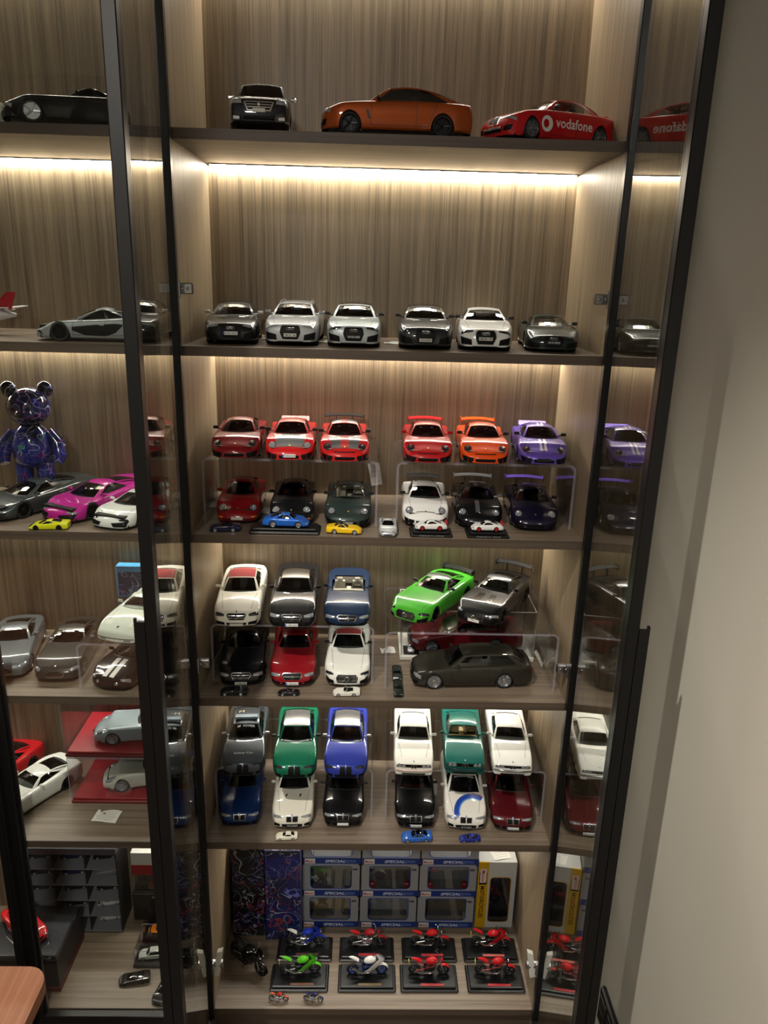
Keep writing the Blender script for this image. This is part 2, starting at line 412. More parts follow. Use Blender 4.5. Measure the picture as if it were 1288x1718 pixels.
BASE = dict(L=4.6, W=1.85, H=1.42, ax=.9, wb=2.75, wr=.335, arch=.385, zr=.17, zn=.70, zcowl=.96, zfen=.86, zbelt=.94, zbeltr=.98, zhaunch=.97,
            zdeck=1.02, ztail=.98, ycowl=1.35, yhdr=2.05, yrh=3.35, yrb=4.0, gx=.80, rx=.60, rxr=None, gxr=None, cf=.20, cr=.16, bow=.16, bowr=.10,
            ftop=.16, fbot=.10, rtop=.05, rbot=.10, rn=.07, flare=.0, hump=2.0, side=SIDEPROF, scl=1/18, wbow=.16, roofdrop=.05, cp=.16, um=.9,
            dome=0., wide=.06, tw=.22, rimr=.72, spokes=5, Lf=.8, sag=0.)
PRE = {
 'sedan': {},
 'coupe': dict(L=4.75, W=1.88, H=1.38, ycowl=1.5, yhdr=2.2, yrh=3.25, yrb=4.1, wb=2.83, cp=.2),
 'wagon': dict(L=4.95, W=1.95, H=1.46, ycowl=1.38, yhdr=2.05, yrh=4.35, yrb=4.75, wb=2.92, cp=.08, zdeck=1.05, rx=.62, flare=.03, arch=.40, wr=.36),
 'nine': dict(L=4.45, W=1.83, H=1.29, ax=.98, wb=2.40, zn=.60, zcowl=.86, zfen=.80, zbelt=.86, zbeltr=.88, zhaunch=.90, zdeck=.90, ztail=.76,
              ycowl=1.28, yhdr=1.88, yrh=2.62, yrb=3.75, gx=.74, rx=.53, cf=.26, cr=.24, bow=.24, ftop=.30, fbot=.06, rn=.10, rtop=.14, flare=.03,
              hump=1.4, cp=.24, roofdrop=.07, wr=.335, gxr=.60, rxr=.48, sag=.02),
 'gt': dict(L=4.55, W=1.95, H=1.28, ax=.88, wb=2.63, zn=.66, zcowl=.90, zfen=.80, zbelt=.88, zbeltr=.92, zhaunch=.95, zdeck=.96, ztail=.90,
            ycowl=1.80, yhdr=2.42, yrh=3.0, yrb=4.05, gx=.74, rx=.54, cf=.22, bow=.22, ftop=.22, flare=.04, cp=.26, wr=.35, gxr=.62),
 'roadster': dict(L=4.6, W=1.90, H=1.27, ax=.9, wb=2.6, zn=.64, zcowl=.90, zfen=.82, zbelt=.88, zbeltr=.92, zhaunch=.95, zdeck=.96, ztail=.90,
            ycowl=1.75, yhdr=2.35, yrh=2.95, yrb=3.6, gx=.76, rx=.56, cf=.22, bow=.20, ftop=.2, flare=.03, cp=.2),
 'super': dict(L=4.78, W=2.03, H=1.14, ax=1.02, wb=2.70, zn=.46, zcowl=.74, zfen=.70, zbelt=.72, zbeltr=.80, zhaunch=.86, zdeck=.93, ztail=.86,
            ycowl=1.20, yhdr=2.15, yrh=2.75, yrb=4.0, gx=.72, rx=.48, cf=.22, cr=.08, bow=.30, ftop=.12, fbot=.05, rn=.05, cp=.30, wr=.345, arch=.39, zr=.13, gxr=.62, flare=.03, wbow=.22),
 'classic': dict(L=4.66, W=1.70, H=1.37, ax=.85, wb=2.62, zn=.74, zcowl=.95, zfen=.88, zbelt=.93, zbeltr=.94, zhaunch=.94, zdeck=.98, ztail=.94,
            ycowl=1.38, yhdr=1.92, yrh=3.0, yrb=3.6, gx=.82, rx=.66, cf=.08, cr=.08, bow=.05, ftop=-.03, fbot=.10, rn=.03, cp=.12, side=CLASSIC, wr=.31, arch=.345, hump=3., um=.93, wbow=.08),
 'suv': dict(L=5.1, W=1.96, H=1.78, ax=.9, wb=3.0, zn=.96, zcowl=1.2, zfen=1.1, zbelt=1.17, zbeltr=1.2, zhaunch=1.2, zdeck=1.24, ztail=1.2,
            ycowl=1.4, yhdr=1.95, yrh=4.5, yrb=4.85, gx=.84, rx=.68, cf=.14, bow=.10, ftop=.08, wr=.40, arch=.45, zr=.28, cp=.08),
}

class Car:
    def __init__(s, preset, lod=1, **kw):
        p = dict(BASE); p.update(PRE[preset]); p.update(kw); s.p = p; s.__dict__.update(p); s.lod = lod
        s.af = s.ax; s.ar = s.ax + s.wb; w = s.W/2
        s.f_top = pch([(0, s.zn), (s.ax*.5, s.zn+(s.zcowl-s.zn)*.48), (s.ycowl, s.zcowl), ((s.ycowl+s.yrb)/2, (s.zcowl+s.zdeck)/2), (s.yrb, s.zdeck), (s.L, s.ztail)])
        s.f_sh = pch([(0, s.zn-.05), (s.af*.55, s.zn+(s.zfen-s.zn)*.62), (s.af, s.zfen), (s.ycowl+.25, s.zbelt), (s.ar-.7, s.zbeltr), (s.ar, s.zhaunch), (s.L, s.ztail-.05)])
    def hw(s, y):
        w = s.W/2
        if y < s.Lf: w *= 1 - s.cf*(1-y/s.Lf)**2.6
        if y > s.L-.8: w *= 1 - s.cr*(1-(s.L-y)/.8)**2.6
        w -= s.flare
        for a in (s.af, s.ar): w += s.flare*math.exp(-((y-a)/.42)**2)
        return w
    def top(s, y, x):
        xs = s.hw(y)*s.side[-1][1]; c = min(1, abs(x)/xs)
        zs, zc = s.f_sh(y), s.f_top(y)
        z = zs + (zc-zs)*(1-c**s.hump)
        if s.dome and y < s.ycowl: z += s.dome*math.exp(-(c/.34)**4)*min(1, y/.7)
        for e, r in ((y, s.rn), (s.L-y, s.rn*.8)):
            if e < r: z -= r*(1-math.sqrt(max(0, 1-(1-e/r)**2)))
        return z
    def warp(s, x, y, z):
        if y < s.Lf:
            w = (1-y/s.Lf)**1.4; n = z/s.zn
            y += w*(s.ftop*max(0, (n-.5)/.5)**2 + s.fbot*max(0, (.45-n)/.45)**2 + s.bow*(abs(x)/(s.W/2))**2.4)
        e = s.L-y
        if e < .7:
            w = (1-max(e, 0)/.7)**1.4; n = z/s.ztail
            y -= w*(s.rtop*max(0, (n-.5)/.5)**2 + s.rbot*max(0, (.45-n)/.45)**2 + s.bowr*(abs(x)/(s.W/2))**2.4)
        return (x, y-s.L/2, z)
    def zb(s, y):
        z = s.zr
        for a in (s.af, s.ar):
            d = abs(y-a)/s.arch
            if d < 1: z = max(z, s.zr+(s.wr+s.arch*.94-s.zr)*math.sqrt(1-d*d))
        return z
    def stations(s):
        st = [0, .012, .035, .075, .13, .2, .29, .4]
        st += [s.L-v for v in st]
        na = 12 if s.lod else 8
        keep = set()
        for a in (s.af, s.ar):
            for k in range(na+1):
                v = a+s.arch*math.cos(math.pi*k/na); keep.add(round(v, 4))
        st = [v for v in st if all(not(a-s.arch-.01 < v < a+s.arch+.01) for a in (s.af, s.ar))]
        n = 17 if s.lod else 9
        for k in range(1, n):
            v = s.L*k/n
            if all(not(a-s.arch-.06 < v < a+s.arch+.06) for a in (s.af, s.ar)) and .45 < v < s.L-.45: st.append(v)
        st += list(keep)
        return sorted(set(round(v, 4) for v in st))
    def lower(s):
        mb = MB(); st = s.stations()
        cs = [1, .93, .84, .7, .52, .34, .17, 0] if s.lod else [1, .84, .55, .25, 0]
        cols = [-c for c in cs] + [c for c in reversed(cs[:-1])]
        sp = pch(s.side); ts = [0, .1, .22, .38, .54, .68, .8, .9, .96, 1.] if s.lod else [0, .2, .45, .7, .9, 1.]
        top = [[s.warp(s.hw(y)*s.side[-1][1]*c, y, s.top(y, s.hw(y)*s.side[-1][1]*c)) for c in cols] for y in st]
        n = len(cols)
        vs = [q for r in top for q in r]; fs = []
        y0, y1 = s.ycowl+.20, s.yrb-.22
        for i in range(len(st)-1):
            ym = (st[i]+st[i+1])/2
            for j in range(n-1):
                cm = (cols[j]+cols[j+1])/2
                if s.lod and y0 < ym < y1:
                    f = (ym-s.ycowl)/(s.yrb-s.ycowl); gxr = s.gxr or s.gx*.94
                    edge = max(abs(cols[j]), abs(cols[j+1]))*s.hw(ym)*s.side[-1][1]
                    if edge < (s.gx+(gxr-s.gx)*f*f)*s.W/2-.005: continue
                fs.append((i*n+j, i*n+j+1, (i+1)*n+j+1, (i+1)*n+j))
        mb.add(vs, fs, True)
        def sidept(y, t, sg, c=1.):
            zt = s.top(y, s.hw(y)*s.side[-1][1]*c); zb = s.zb(y)
            z = zb+(zt-zb)*t
            ztt = s.top(y, s.hw(y)*s.side[-1][1])
            h = max(0, min(1, (zb+(ztt-zb)*t-s.zr)/(ztt-s.zr)))
            return s.warp(sg*s.hw(y)*sp(h)*c, y, z)
        for sg in (-1, 1):
            rows = [[sidept(y, t, sg) for t in ts] for y in st]
            if sg > 0: rows = [list(reversed(r)) for r in rows]
            mb.grid(rows)
        for y, rev in ((0, False), (s.L, True)):
            rows = [[sidept(y, t, 1, c) for c in cols] for t in ts]
            if rev: rows = [list(reversed(r)) for r in rows]
            mb.grid(rows)
        # arch lips and sill returns: inner face going inboard
        for sg in (-1, 1):
            rows = []
            for y in st:
                a = sidept(y, 0, sg); rows.append([a, (a[0]-sg*.10, a[1], a[2]+.0)])
            if sg < 0: rows = [list(reversed(r)) for r in rows]
            mb.grid(rows)
        return mb
    # greenhouse patches: u across (-1..1) / v up or along
    def _gh(s):
        w = s.W/2; rxr = s.rxr or s.rx*.95; gxr = s.gxr or s.gx*.94
        zr_f, zr_r = s.H-.05, s.H-.06
        def base_f(u):
            x = s.gx*w*u; y = s.ycowl+s.wbow*abs(u)**2; return Vector((x, y, s.top(y, x)-.012))
        def base_r(u):
            x = gxr*w*u; y = s.yrb-.10*abs(u)**2; return Vector((x, y, s.top(y, x)-.012))
        def top_f(u): return Vector((s.rx*w*u, s.yhdr+s.wbow*.45*u*u, zr_f-s.roofdrop*abs(u)**2.5))
        def top_r(u): return Vector((rxr*w*u, s.yrh-.06*u*u, zr_r-s.roofdrop*abs(u)**2.5))
        def screen(u, v):
            a, b = base_f(u), top_f(u); q = a.lerp(b, v); q.z += .045*math.sin(math.pi*v)*(1-.5*u*u); return q
        def back(u, v):
            a, b = top_r(u), base_r(u); q = a.lerp(b, v); q.z += (.05+s.sag)*math.sin(math.pi*v); return q
        def roof(u, v):
            a, b = top_f(u), top_r(u); q = a.lerp(b, v); q.z += .06*math.sin(math.pi*v)
            return q
        def side(v, k, sg):
            a0, a1 = base_f(sg), base_r(sg)
            y = a0.y+(a1.y-a0.y)*v; x = sg*(s.gx*w+(gxr-s.gx)*w*v**2+.02*math.sin(math.pi*v))
            a = Vector((x, y, s.top(y, abs(x))-.012 if 0 < v < 1 else (a0.z if v == 0 else a1.z)))
            if v == 0: a = a0
            if v == 1: a = a1
            b = roof(sg, v); q = a.lerp(b, k); q.x += sg*.035*math.sin(math.pi*k)*math.sin(math.pi*min(1, max(0, v)))
            return q
        return screen, back, roof, side
    def loc(s, q): return (q.x, q.y-s.L/2, q.z)
    def greenhouse(s, open_top=False, bpillar=.5):
        screen, back, roof, side = s._gh()
        fr, gl, rf, bk = MB(), MB(), MB(), MB(); trim = [MB(), MB(), MB()]; sides = []
        um = s.um
        us = [-1, -um, -.6, -.3, 0, .3, .6, um, 1]; vs = [0, .06, .3, .55, .8, .93, 1]
        for i in range(len(us)-1):
            for j in range(len(vs)-1):
                inner = 1 <= i < len(us)-2 and 1 <= j < len(vs)-2
                q = [s.loc(screen(us[i], vs[j])), s.loc(screen(us[i+1], vs[j])), s.loc(screen(us[i+1], vs[j+1])), s.loc(screen(us[i], vs[j+1]))]
                tgt = gl if inner else (trim[0] if (j == 0 and 1 <= i < len(us)-2) else fr)
                tgt.add(q, [(0, 1, 2, 3)], True)
        if open_top: return fr, gl, rf, bk, trim, sides
        us2 = [-1, -.86, -.55, 0, .55, .86, 1]; vs2 = [0, .08, .35, .65, .92, 1]
        for i in range(len(us2)-1):
            for j in range(len(vs2)-1):
                inner = 1 <= i < len(us2)-2 and 1 <= j < len(vs2)-2
                q = [s.loc(back(us2[i], vs2[j])), s.loc(back(us2[i+1], vs2[j])), s.loc(back(us2[i+1], vs2[j+1])), s.loc(back(us2[i], vs2[j+1]))]
                (bk if inner else fr).add(q, [(0, 1, 2, 3)], True)
        us3 = [-1, -.94, -.8, -.5, -.2, .2, .5, .8, .94, 1]; vs3 = [0, .15, .35, .6, .85, 1]
        rf.grid([[s.loc(roof(u, v)) for u in us3] for v in vs3])
        b = bpillar; c = s.cp
        vv = sorted(set([0, .07, .2, .35, b-.025, b+.025, .7, 1-c, 1-c*.5, 1])); kk = [0, .06, .35, .65, .88, 1]
        for sg in (-1, 1):
            w1 = [MB(), MB()]
            for i in range(len(vv)-1):
                for j in range(len(kk)-1):
                    q = [s.loc(side(vv[i], kk[j], sg)), s.loc(side(vv[i+1], kk[j], sg)), s.loc(side(vv[i+1], kk[j+1], sg)), s.loc(side(vv[i], kk[j+1], sg))]
                    f = [(0, 1, 2, 3)] if sg > 0 else [(3, 2, 1, 0)]
                    vm = (vv[i]+vv[i+1])/2
                    inner = .07 < vm < 1-c and 1 <= j < len(kk)-2
                    if not inner: tgt = fr
                    elif abs(vm-b) < .03: tgt = trim[1 if sg < 0 else 2]
                    else: tgt = w1[0] if vm < b else w1[1]
                    tgt.add(q, f, True)
            sides += [w for w in w1 if w.v]
        return fr, gl, rf, bk, trim, sides
    def bvh(s, mbs):
        v = []; f = []
        for m in mbs:
            o = len(v); v += m.v; f += [tuple(i+o for i in q) for q in m.f]
        return BVHTree.FromPolygons([Vector(q) for q in v], f)
    def hit(s, view, a, b, off):
        if view == 'front': o, d = Vector((a, -s.L, b)), Vector((0, 1, 0))
        elif view == 'lamp': d = Vector((0, 1, -.62)); o = Vector((a, -s.L/2, b)) - d*2; d = d.normalized()
        elif view == 'rear': o, d = Vector((a, s.L, b)), Vector((0, -1, 0))
        elif view == 'top': o, d = Vector((a, b-s.L/2, 3)), Vector((0, 0, -1))
        elif view == 'left': o, d = Vector((-3, a-s.L/2, b)), Vector((1, 0, 0))
        else: o, d = Vector((3, a-s.L/2, b)), Vector((-1, 0, 0))
        r = s.tree.ray_cast(o, d)
        if r[0] is None: r = s.tree.find_nearest(o + d*(o.length))
        n = r[1]
        if n.dot(d) > 0: n = -n
        return r[0] + n*off
    def ribbon(s, mb, view, up, lo, off=.008, n=8, m=3, bulge=0.):
        def res(pl):
            acc = [0]
            for i in range(len(pl)-1): acc.append(acc[-1]+math.dist(pl[i], pl[i+1]))
            out = []
            for k in range(n+1):
                t = acc[-1]*k/n; i = min(len(pl)-2, max(0, bisect.bisect_right(acc, t)-1)); h = acc[i+1]-acc[i]
                u = (t-acc[i])/h if h else 0
                out.append((pl[i][0]+(pl[i+1][0]-pl[i][0])*u, pl[i][1]+(pl[i+1][1]-pl[i][1])*u))
            return out
        A, B = res(up), res(lo); rows = []
        for j in range(m+1):
            t = j/m
            rows.append([s.hit(view, a[0]+(b[0]-a[0])*t, a[1]+(b[1]-a[1])*t, off+bulge*math.sin(math.pi*t)*math.sin(math.pi*k/n)) for k, (a, b) in enumerate(zip(A, B))])
        mb.grid(rows); return mb
    def oval(s, mb, view, cx, cz, rx, rz, off=.008, n=12, bulge=0., ring=None):
        """disc (or ring of inner ratio) laid on the surface"""
        rows = []
        rr = [ring, 1.] if ring else [.0, .5, 1.]
        for r in rr:
            rows.append([s.hit(view, cx+rx*max(r, .02)*math.cos(2*math.pi*k/n), cz+rz*max(r, .02)*math.sin(2*math.pi*k/n), off+bulge*(1-r*r)) for k in range(n)])
        mb.grid(rows, True, True); return mb

WHEELS = {}
def wheel_meshes(r, tw, spokes, rimr, sc):
    key = (round(r, 3), tw, spokes, rimr, round(sc, 5))
    if key in WHEELS: return WHEELS[key]
    t = MB(); ri = r*rimr; h = tw/2
    t.lathe([(ri, -h*.9), (ri+.01, -h), (r-.03, -h), (r, -h*.7), (r, h*.7), (r-.03, h), (ri+.01, h), (ri, h*.9)], axis='x', n=24)
    tyre = t.mesh('wheel', sc)
    m = MB()
    m.lathe([(ri, -h*.9), (ri*.97, -h*.2), (ri*.97, h*.55), (ri, h*.92), (ri*1.03, h*.96)], axis='x', n=24)
    m.lathe([(0, h*.1), (ri*.96, h*.1)], axis='x', n=16, smooth=False)
    m.lathe([(0, h*.72), (ri*.16, h*.72), (ri*.2, h*.5), (ri*.2, 0)], axis='x', n=10)
    for k in range(spokes):
        a = 2*math.pi*k/spokes; wd = ri*(.11 if spokes <= 6 else .07)
        ca, sa = math.cos(a), math.sin(a)
        def P(rad, tt, x): return (x, rad*ca-tt*sa, rad*sa+tt*ca)
        q = [P(ri*.12, -wd, h*.6), P(ri*.12, wd, h*.6), P(ri*.98, wd*.75, h*.8), P(ri*.98, -wd*.75, h*.8)]
        q2 = [(x-.05, y, z) for x, y, z in q]
        m.add(q+q2, [(0, 1, 2, 3), (1, 5, 6, 2), (0, 3, 7, 4)])
    rim = m.mesh('rim', sc)
    hub = MB().lathe([(0, h*.06), (ri*.95, h*.06)], axis='x', n=16, smooth=False).mesh('brake_disc', sc)
    WHEELS[key] = (tyre, rim, hub)
    return WHEELS[key]

def car(label, pre, col, loc, yaw=0., face='generic', name='model_car', group=None, lod=1, metal=.0, rough=.32, roof=None, win=None, inside=None,
        rim=None, plate=None, platetext=None, wing=None, stripe=None, mirror=None, soft=False, open_top=False, lights=None, doorlines=False,
        hoodcol=None, rails=False, extra=None, paper=None, dims=None, cat='model car', tail=True, parent=None, bodymat=None, pitch=0., at='front'):
    c = Car(pre, lod, **(dims or {}))
    S = c.scl; th = math.radians(yaw)
    if at == 'front': loc = (loc[0]-math.sin(th)*c.L*S/2, loc[1]+math.cos(th)*c.L*S/2, loc[2])
    P = bodymat or paint(col, metal, rough)
    if parent is None: root = thing(name, label, cat, loc, math.radians(yaw), group)
    if pitch: root.rotation_euler.x = math.radians(pitch)
    B = lambda mb, nm, m, par=None: mb.build(nm, m, par or root, sc=S) if mb.v else None
    low = c.lower()
    fr, gl, rf, bk, trim, sides = c.greenhouse(open_top)
    c.tree = c.bvh([low, fr, gl, rf, bk] + sides)
    body = MB(); body.add(low.v, low.f, True); body.add(fr.v, fr.f, True)
    o = body.build('body', P, root, sc=S, weld=True)
    c.root = root; c.S = S; c.P = P; c.bodyobj = o
    win = win or (WINDOW if lod else DARKWIN)
    B(gl, 'windshield', win)
    for t_ in trim: B(t_, 'window_trim', BLACK)
    if not open_top:
        B(rf, 'roof', roof or P); B(bk, 'rear_window', win)
        for w in sides: B(w, 'side_window', SIDEWIN if win is WINDOW else win)
    ins = inside or LEATHER
    w = c.W/2
    if lod:
        y0, y1 = c.ycowl+.10, c.yrb-.06; yo = -c.L/2; zf = .34; zt = min(c.zbelt, c.zbeltr)-.03
        t = MB(); X = c.gx*w*.86; Xr = (c.gxr or c.gx*.94)*w*.82
        pts = [(-X, y0+yo), (X, y0+yo), (Xr, y1+yo), (-Xr, y1+yo)]
        lo_, hi = [(a, b, zf) for a, b in pts], [(a*1.04, b, zt) for a, b in pts]
        t.add(lo_, [(0, 1, 2, 3)]); t.add(lo_+hi, [(i, i+4, (i+1) % 4+4, (i+1) % 4) for i in range(4)])
        t.box(-X, X, y0+yo, y0+.38+yo, zt-.14, zt+.01, .04)             # dashboard
        ys = (c.ycowl+c.yrb)/2+yo+.05
        t.box(-.10, .10, y0+.3+yo, ys+.4, zf, zf+.25, .03)
        tub = B(t, 'interior', BLACK if ins in (LEATHER,) else ins)
        for sx in (-.37, .37):
            q = MB(); hs = min(c.H-.20, zt+.42)
            q.box(sx-.24, sx+.24, ys-.5, ys, zf, zf+.2, .06)
            q.poly([(sx-.23, ys-.04, zf+.12), (sx+.23, ys-.04, zf+.12), (sx+.2, ys+.14, hs-.16), (sx-.2, ys+.14, hs-.16)], (0, .14, .02))
            q.box(sx-.12, sx+.12, ys+.14, ys+.26, hs-.17, hs, .04)
            B(q, 'seat', ins, tub)
        sw = MB(); cx = (.37, y0+.5+yo, zt+.03)
        sw.tube([(cx[0]+.18*math.cos(a), cx[1]+.07*math.sin(a), cx[2]+.165*math.sin(a)) for a in [2*math.pi*k/14 for k in range(15)]], .018, 5, False)
        sw.box(cx[0]-.16, cx[0]+.16, cx[1]-.02, cx[1]+.02, cx[2]-.04, cx[2]+.04)
        B(sw, 'steering_wheel', DARKMETAL if ins is LEATHER else BLACK, tub)
    # underbody
    u = MB(); tw = c.tw
    u.box(-(w-tw-.07), w-tw-.07, .25-c.L/2, c.L-.3-c.L/2, c.zr-.02, min(c.zfen, .62)-.06)
    for ya, yb in ((.30, c.af-c.arch), (c.af+c.arch, c.ar-c.arch), (c.ar+c.arch, c.L-.32)):
        if yb > ya: u.box(-w*.86, w*.86, ya-c.L/2, yb-c.L/2, c.zr-.01, c.zr+.10)
    B(u, 'underbody', BLACK)
    # wheels
    ty, ri, hub = wheel_meshes(c.wr, tw, c.spokes, c.rimr, S)
    for a in (c.af, c.ar):
        for sg in (-1, 1):
            xw = (c.hw(a) - tw/2 - .045)*sg
            wo = link('wheel', ty, RUBBER, root, (xw*S, (a-c.L/2)*S, c.wr*S), 0 if sg > 0 else math.pi)
            link('rim', ri, rim or SILVER, wo)
            if lod: link('brake_disc', hub, BLACK, wo)
    # mirrors
    if lod:
        for sg in (-1, 1):
            mm = MB(); ym = c.ycowl+c.wbow+.28-c.L/2; xm = sg*(c.gx*w+.20); zm = c.f_sh(c.ycowl+.4)+.09
            mm.box(xm-.105, xm+.105, ym-.05, ym+.06, zm-.055, zm+.065, .035)
            mm.tube([(sg*(c.gx*w-.01), ym+.03, zm-.06), (xm, ym, zm-.03)], .022, 5)
            B(mm, 'mirror', mirror or P)
    FACES[face](c, lights)
    if tail and lod:
        for sg in (-1, 1):
            t = MB(); c.ribbon(t, 'rear', [(sg*.45*w, c.ztail*.86), (sg*.84*w, c.ztail*.88)], [(sg*.45*w, c.ztail*.74), (sg*.84*w, c.ztail*.74)], .008, 5, 2)
            B(t, 'tail_light', TAILRED)
    if plate:
        pm = {'w': PLATEW, 'k': PLATEB, 's': mat('#b9b7ae', .4)}[plate[0]]; pz = plate[1]*c.zn; pw = plate[2] if len(plate) > 2 else .26
        q = c.hit('front', 0, pz, .03); b = MB(); b.box(-pw, pw, q.y, q.y+.05, pz-.058, pz+.058, .006)
        po = B(b, 'license_plate', pm)
        if platetext:
            M = Matrix.Scale(S, 4) @ face_front(.02, q.y-.004, pz)
            lettering(platetext, PLATEB if plate[0] != 'k' else PLATEW, po, M, width=pw*1.6, height=.068)
            if plate[0] == 'w':
                e = MB(); e.box(-pw, -pw+.05, q.y-.004, q.y+.01, pz-.058, pz+.058); B(e, 'country_band', PLATEBLUE, po)
    if lod:
        for sg in (-1, 1):
            t = MB(); a, b = sg*.60*w, sg*.76*w*c.gx/.8
            c.ribbon(t, 'top', [(a-.006, .34), (b-.006, c.ycowl)], [(a+.006, .34), (b+.006, c.ycowl)], .003, 10, 1); B(t, 'hood_seam', BLACK)
    if stripe:
        for st in stripe:
            m_, x0, x1, ya, yb = st[:5]; x0b, x1b = st[5:7] if len(st) > 5 else (x0, x1)
            t = MB(); c.ribbon(t, 'top', [(x0, ya), (x0b, yb)], [(x1, ya), (x1b, yb)], .007, max(4, int((yb-ya)/.08)), 4); B(t, 'stripe', m_)
    if hoodcol:
        t = MB(); c.ribbon(t, 'top', [(-.50*w, .30), (-.66*w, c.ycowl*.98)], [(.50*w, .30), (.66*w, c.ycowl*.98)], .006, 10, 10); B(t, 'hood_panel', hoodcol)
    if wing:
        kind, wm = wing; q = MB(); ye = c.L-.28-c.L/2
        if kind == 'duck':
            za = c.ztail+.06; q.poly([(-.62*w, ye-.02, za), (.62*w, ye-.02, za), (.6*w, ye+.22, za+.14), (-.6*w, ye+.22, za+.14)], (0, .03, .03))
            q.box(-.55*w, .55*w, ye, ye+.12, c.ztail-.1, za+.02, .02)
        else:
            zw = c.H+{'tall': .0, 'high': -.205, 'low': -.265}[kind]; ye += .02
            ww = .74*w if kind == 'low' else .86*w
            for k in range(8):
                a = -ww+2*ww*k/8; b = -ww+2*ww*(k+1)/8; f = lambda x: zw-.06*(x/ww)**2
                q.poly([(a, ye, f(a)), (b, ye, f(b)), (b, ye+.27, f(b)+.05), (a, ye+.27, f(a)+.05)], (0, 0, .028))
            for sg in (-1, 1):
                q.box(sg*ww-.012, sg*ww+.012, ye-.03, ye+.30, zw-.16, zw+.07)
            for sg in (-1, 1):
                st = MB(); st.poly([(sg*.36*w, ye+.02, c.ztail-.1), (sg*.36*w, ye+.16, c.ztail-.1), (sg*.36*w, ye+.20, zw), (sg*.36*w, ye+.10, zw)], (.025, 0, 0))
                B(st, 'wing_strut', BLACK)
        B(q, 'rear_wing', wm)
    if rails:
        scr, bck, rfn, sd = c._gh()
        for sg in (-1, 1):
            t = MB(); t.tube([tuple(Vector(c.loc(rfn(sg*.95, v)))+Vector((0, 0, .05 if .05 < v < .95 else 0))) for v in (.02, .1, .3, .5, .7, .9, .98)], .022, 5); B(t, 'roof_rail', SILVER)
    if doorlines:
        for vw in ('left', 'right'):
            y1, y2, y3 = c.ycowl+.22, (c.ycowl+c.yrb)/2+.05, c.ar-.30; t = MB()
            for (ya, za), (yb, zb_) in (((y1, c.zr+.12), (y1+.02, c.zbelt-.02)), ((y2, c.zr+.12), (y2, c.zbelt)), ((y1, c.zr+.12), (y3-.15, c.zr+.12)), ((y3-.15, c.zr+.12), (y3+.12, c.zbeltr-.02)))[:4 if doorlines == 4 else 3]:
                d = Vector((yb-ya, zb_-za)).normalized()*.007
                c.ribbon(t, vw, [(ya-d.y, za+d.x), (yb-d.y, zb_+d.x)], [(ya+d.y, za-d.x), (yb+d.y, zb_-d.x)], .004, 8, 1)
            B(t, 'door_seam', BLACK)
            for yh in ((y2-.22,), (y2-.22, y3-.12))[doorlines == 4]:
                t = MB(); c.ribbon(t, vw, [(yh, c.zbelt-.10), (yh+.17, c.zbelt-.10)], [(yh, c.zbelt-.135), (yh+.17, c.zbelt-.135)], .025, 3, 1)
                B(t, 'door_handle', P)
    if extra: extra(c, B)
    return root

def both(c, mb, up, lo, **k):
    w, zn = c.W/2, c.zn
    for sg in (-1, 1): c.ribbon(mb, 'front', [(sg*a*w, b*zn) for a, b in up], [(sg*a*w, b*zn) for a, b in lo], **k)
    return mb
def cen(c, mb, up, lo, **k):
    w, zn = c.W/2, c.zn
    return c.ribbon(mb, 'front', [(a*w, b*zn) for a, b in up], [(a*w, b*zn) for a, b in lo], **k)
def put(c, mb, nm, m, par=None): return mb.build(nm, m, par or c.root, sc=c.S)
def pairs(c, nm, mt_, up, lo, **k):
    """one part on each side of the nose"""
    w, zn = c.W/2, c.zn; out = []
    if nm == 'headlight': up = [(a, b+.10) for a, b in up]; lo = [(a, b+.10) for a, b in lo]
    for sg in (-1, 1):
        t = MB(); c.ribbon(t, 'lamp' if nm == 'headlight' else 'front', [(sg*a*w, b*zn) for a, b in up], [(sg*a*w, b*zn) for a, b in lo], **k); out.append(put(c, t, nm, mt_))
    return out
def rounds(c, nm, m, x, z, r, ring=None, bulge=.03, rz=None, view='front', inner=None):
    w, zn = c.W/2, c.zn
    for sg in (-1, 1):
        t = MB(); c.oval(t, view, sg*x*w, z*zn, r, rz or r, .010, 14, bulge); o = put(c, t, nm, m)
        if ring:
            t = MB(); c.oval(t, view, sg*x*w, z*zn, r*1.13, (rz or r)*1.13, .014, 14, 0, .86); put(c, t, 'lamp_ring', ring, o)
        if inner:
            t = MB(); c.oval(t, view, sg*x*w, z*zn, r*.42, (rz or r)*.42, .014+bulge, 10, .01); put(c, t, 'lamp_lens', inner, o)
def decal_text(c, view, txt, m, a, b, width, height, name='lettering', flip=1, off=.012, shear=0., bold=0.):
    me = text_mesh(txt, 1., shear, bold).copy()
    xs = [v.co.x for v in me.vertices]; ys = [v.co.y for v in me.vertices]
    w, h = max(xs)-min(xs), max(ys)-min(ys); cx, cy = (max(xs)+min(xs))/2, (max(ys)+min(ys))/2
    for v in me.vertices: v.co = c.hit(view, a+flip*(v.co.x-cx)/w*width, b+(v.co.y-cy)/h*height, off)*c.S
    return link(name, me, m, c.root)
def badge(c, z, r=.045, m=CHROME, star=False, view='front'):
    t = MB(); zz = z*c.zn
    q = c.hit('front', 0, zz, .03)
    if star:
        t.tube([(r*math.cos(a), q.y-.01, zz+r*math.sin(a)) for a in [2*math.pi*k/14 for k in range(15)]], r*.13, 4, False)
        for k in range(3):
            a = math.pi/2+2*math.pi*k/3; t.tube([(0, q.y-.01, zz), (r*math.cos(a), q.y-.01, zz+r*math.sin(a))], r*.13, 4)
    else: t.lathe([(0, -.012), (r*.9, -.012), (r, 0), (r, .02)], (0, q.y, zz), 'y', 10)
    put(c, t, 'emblem', m)
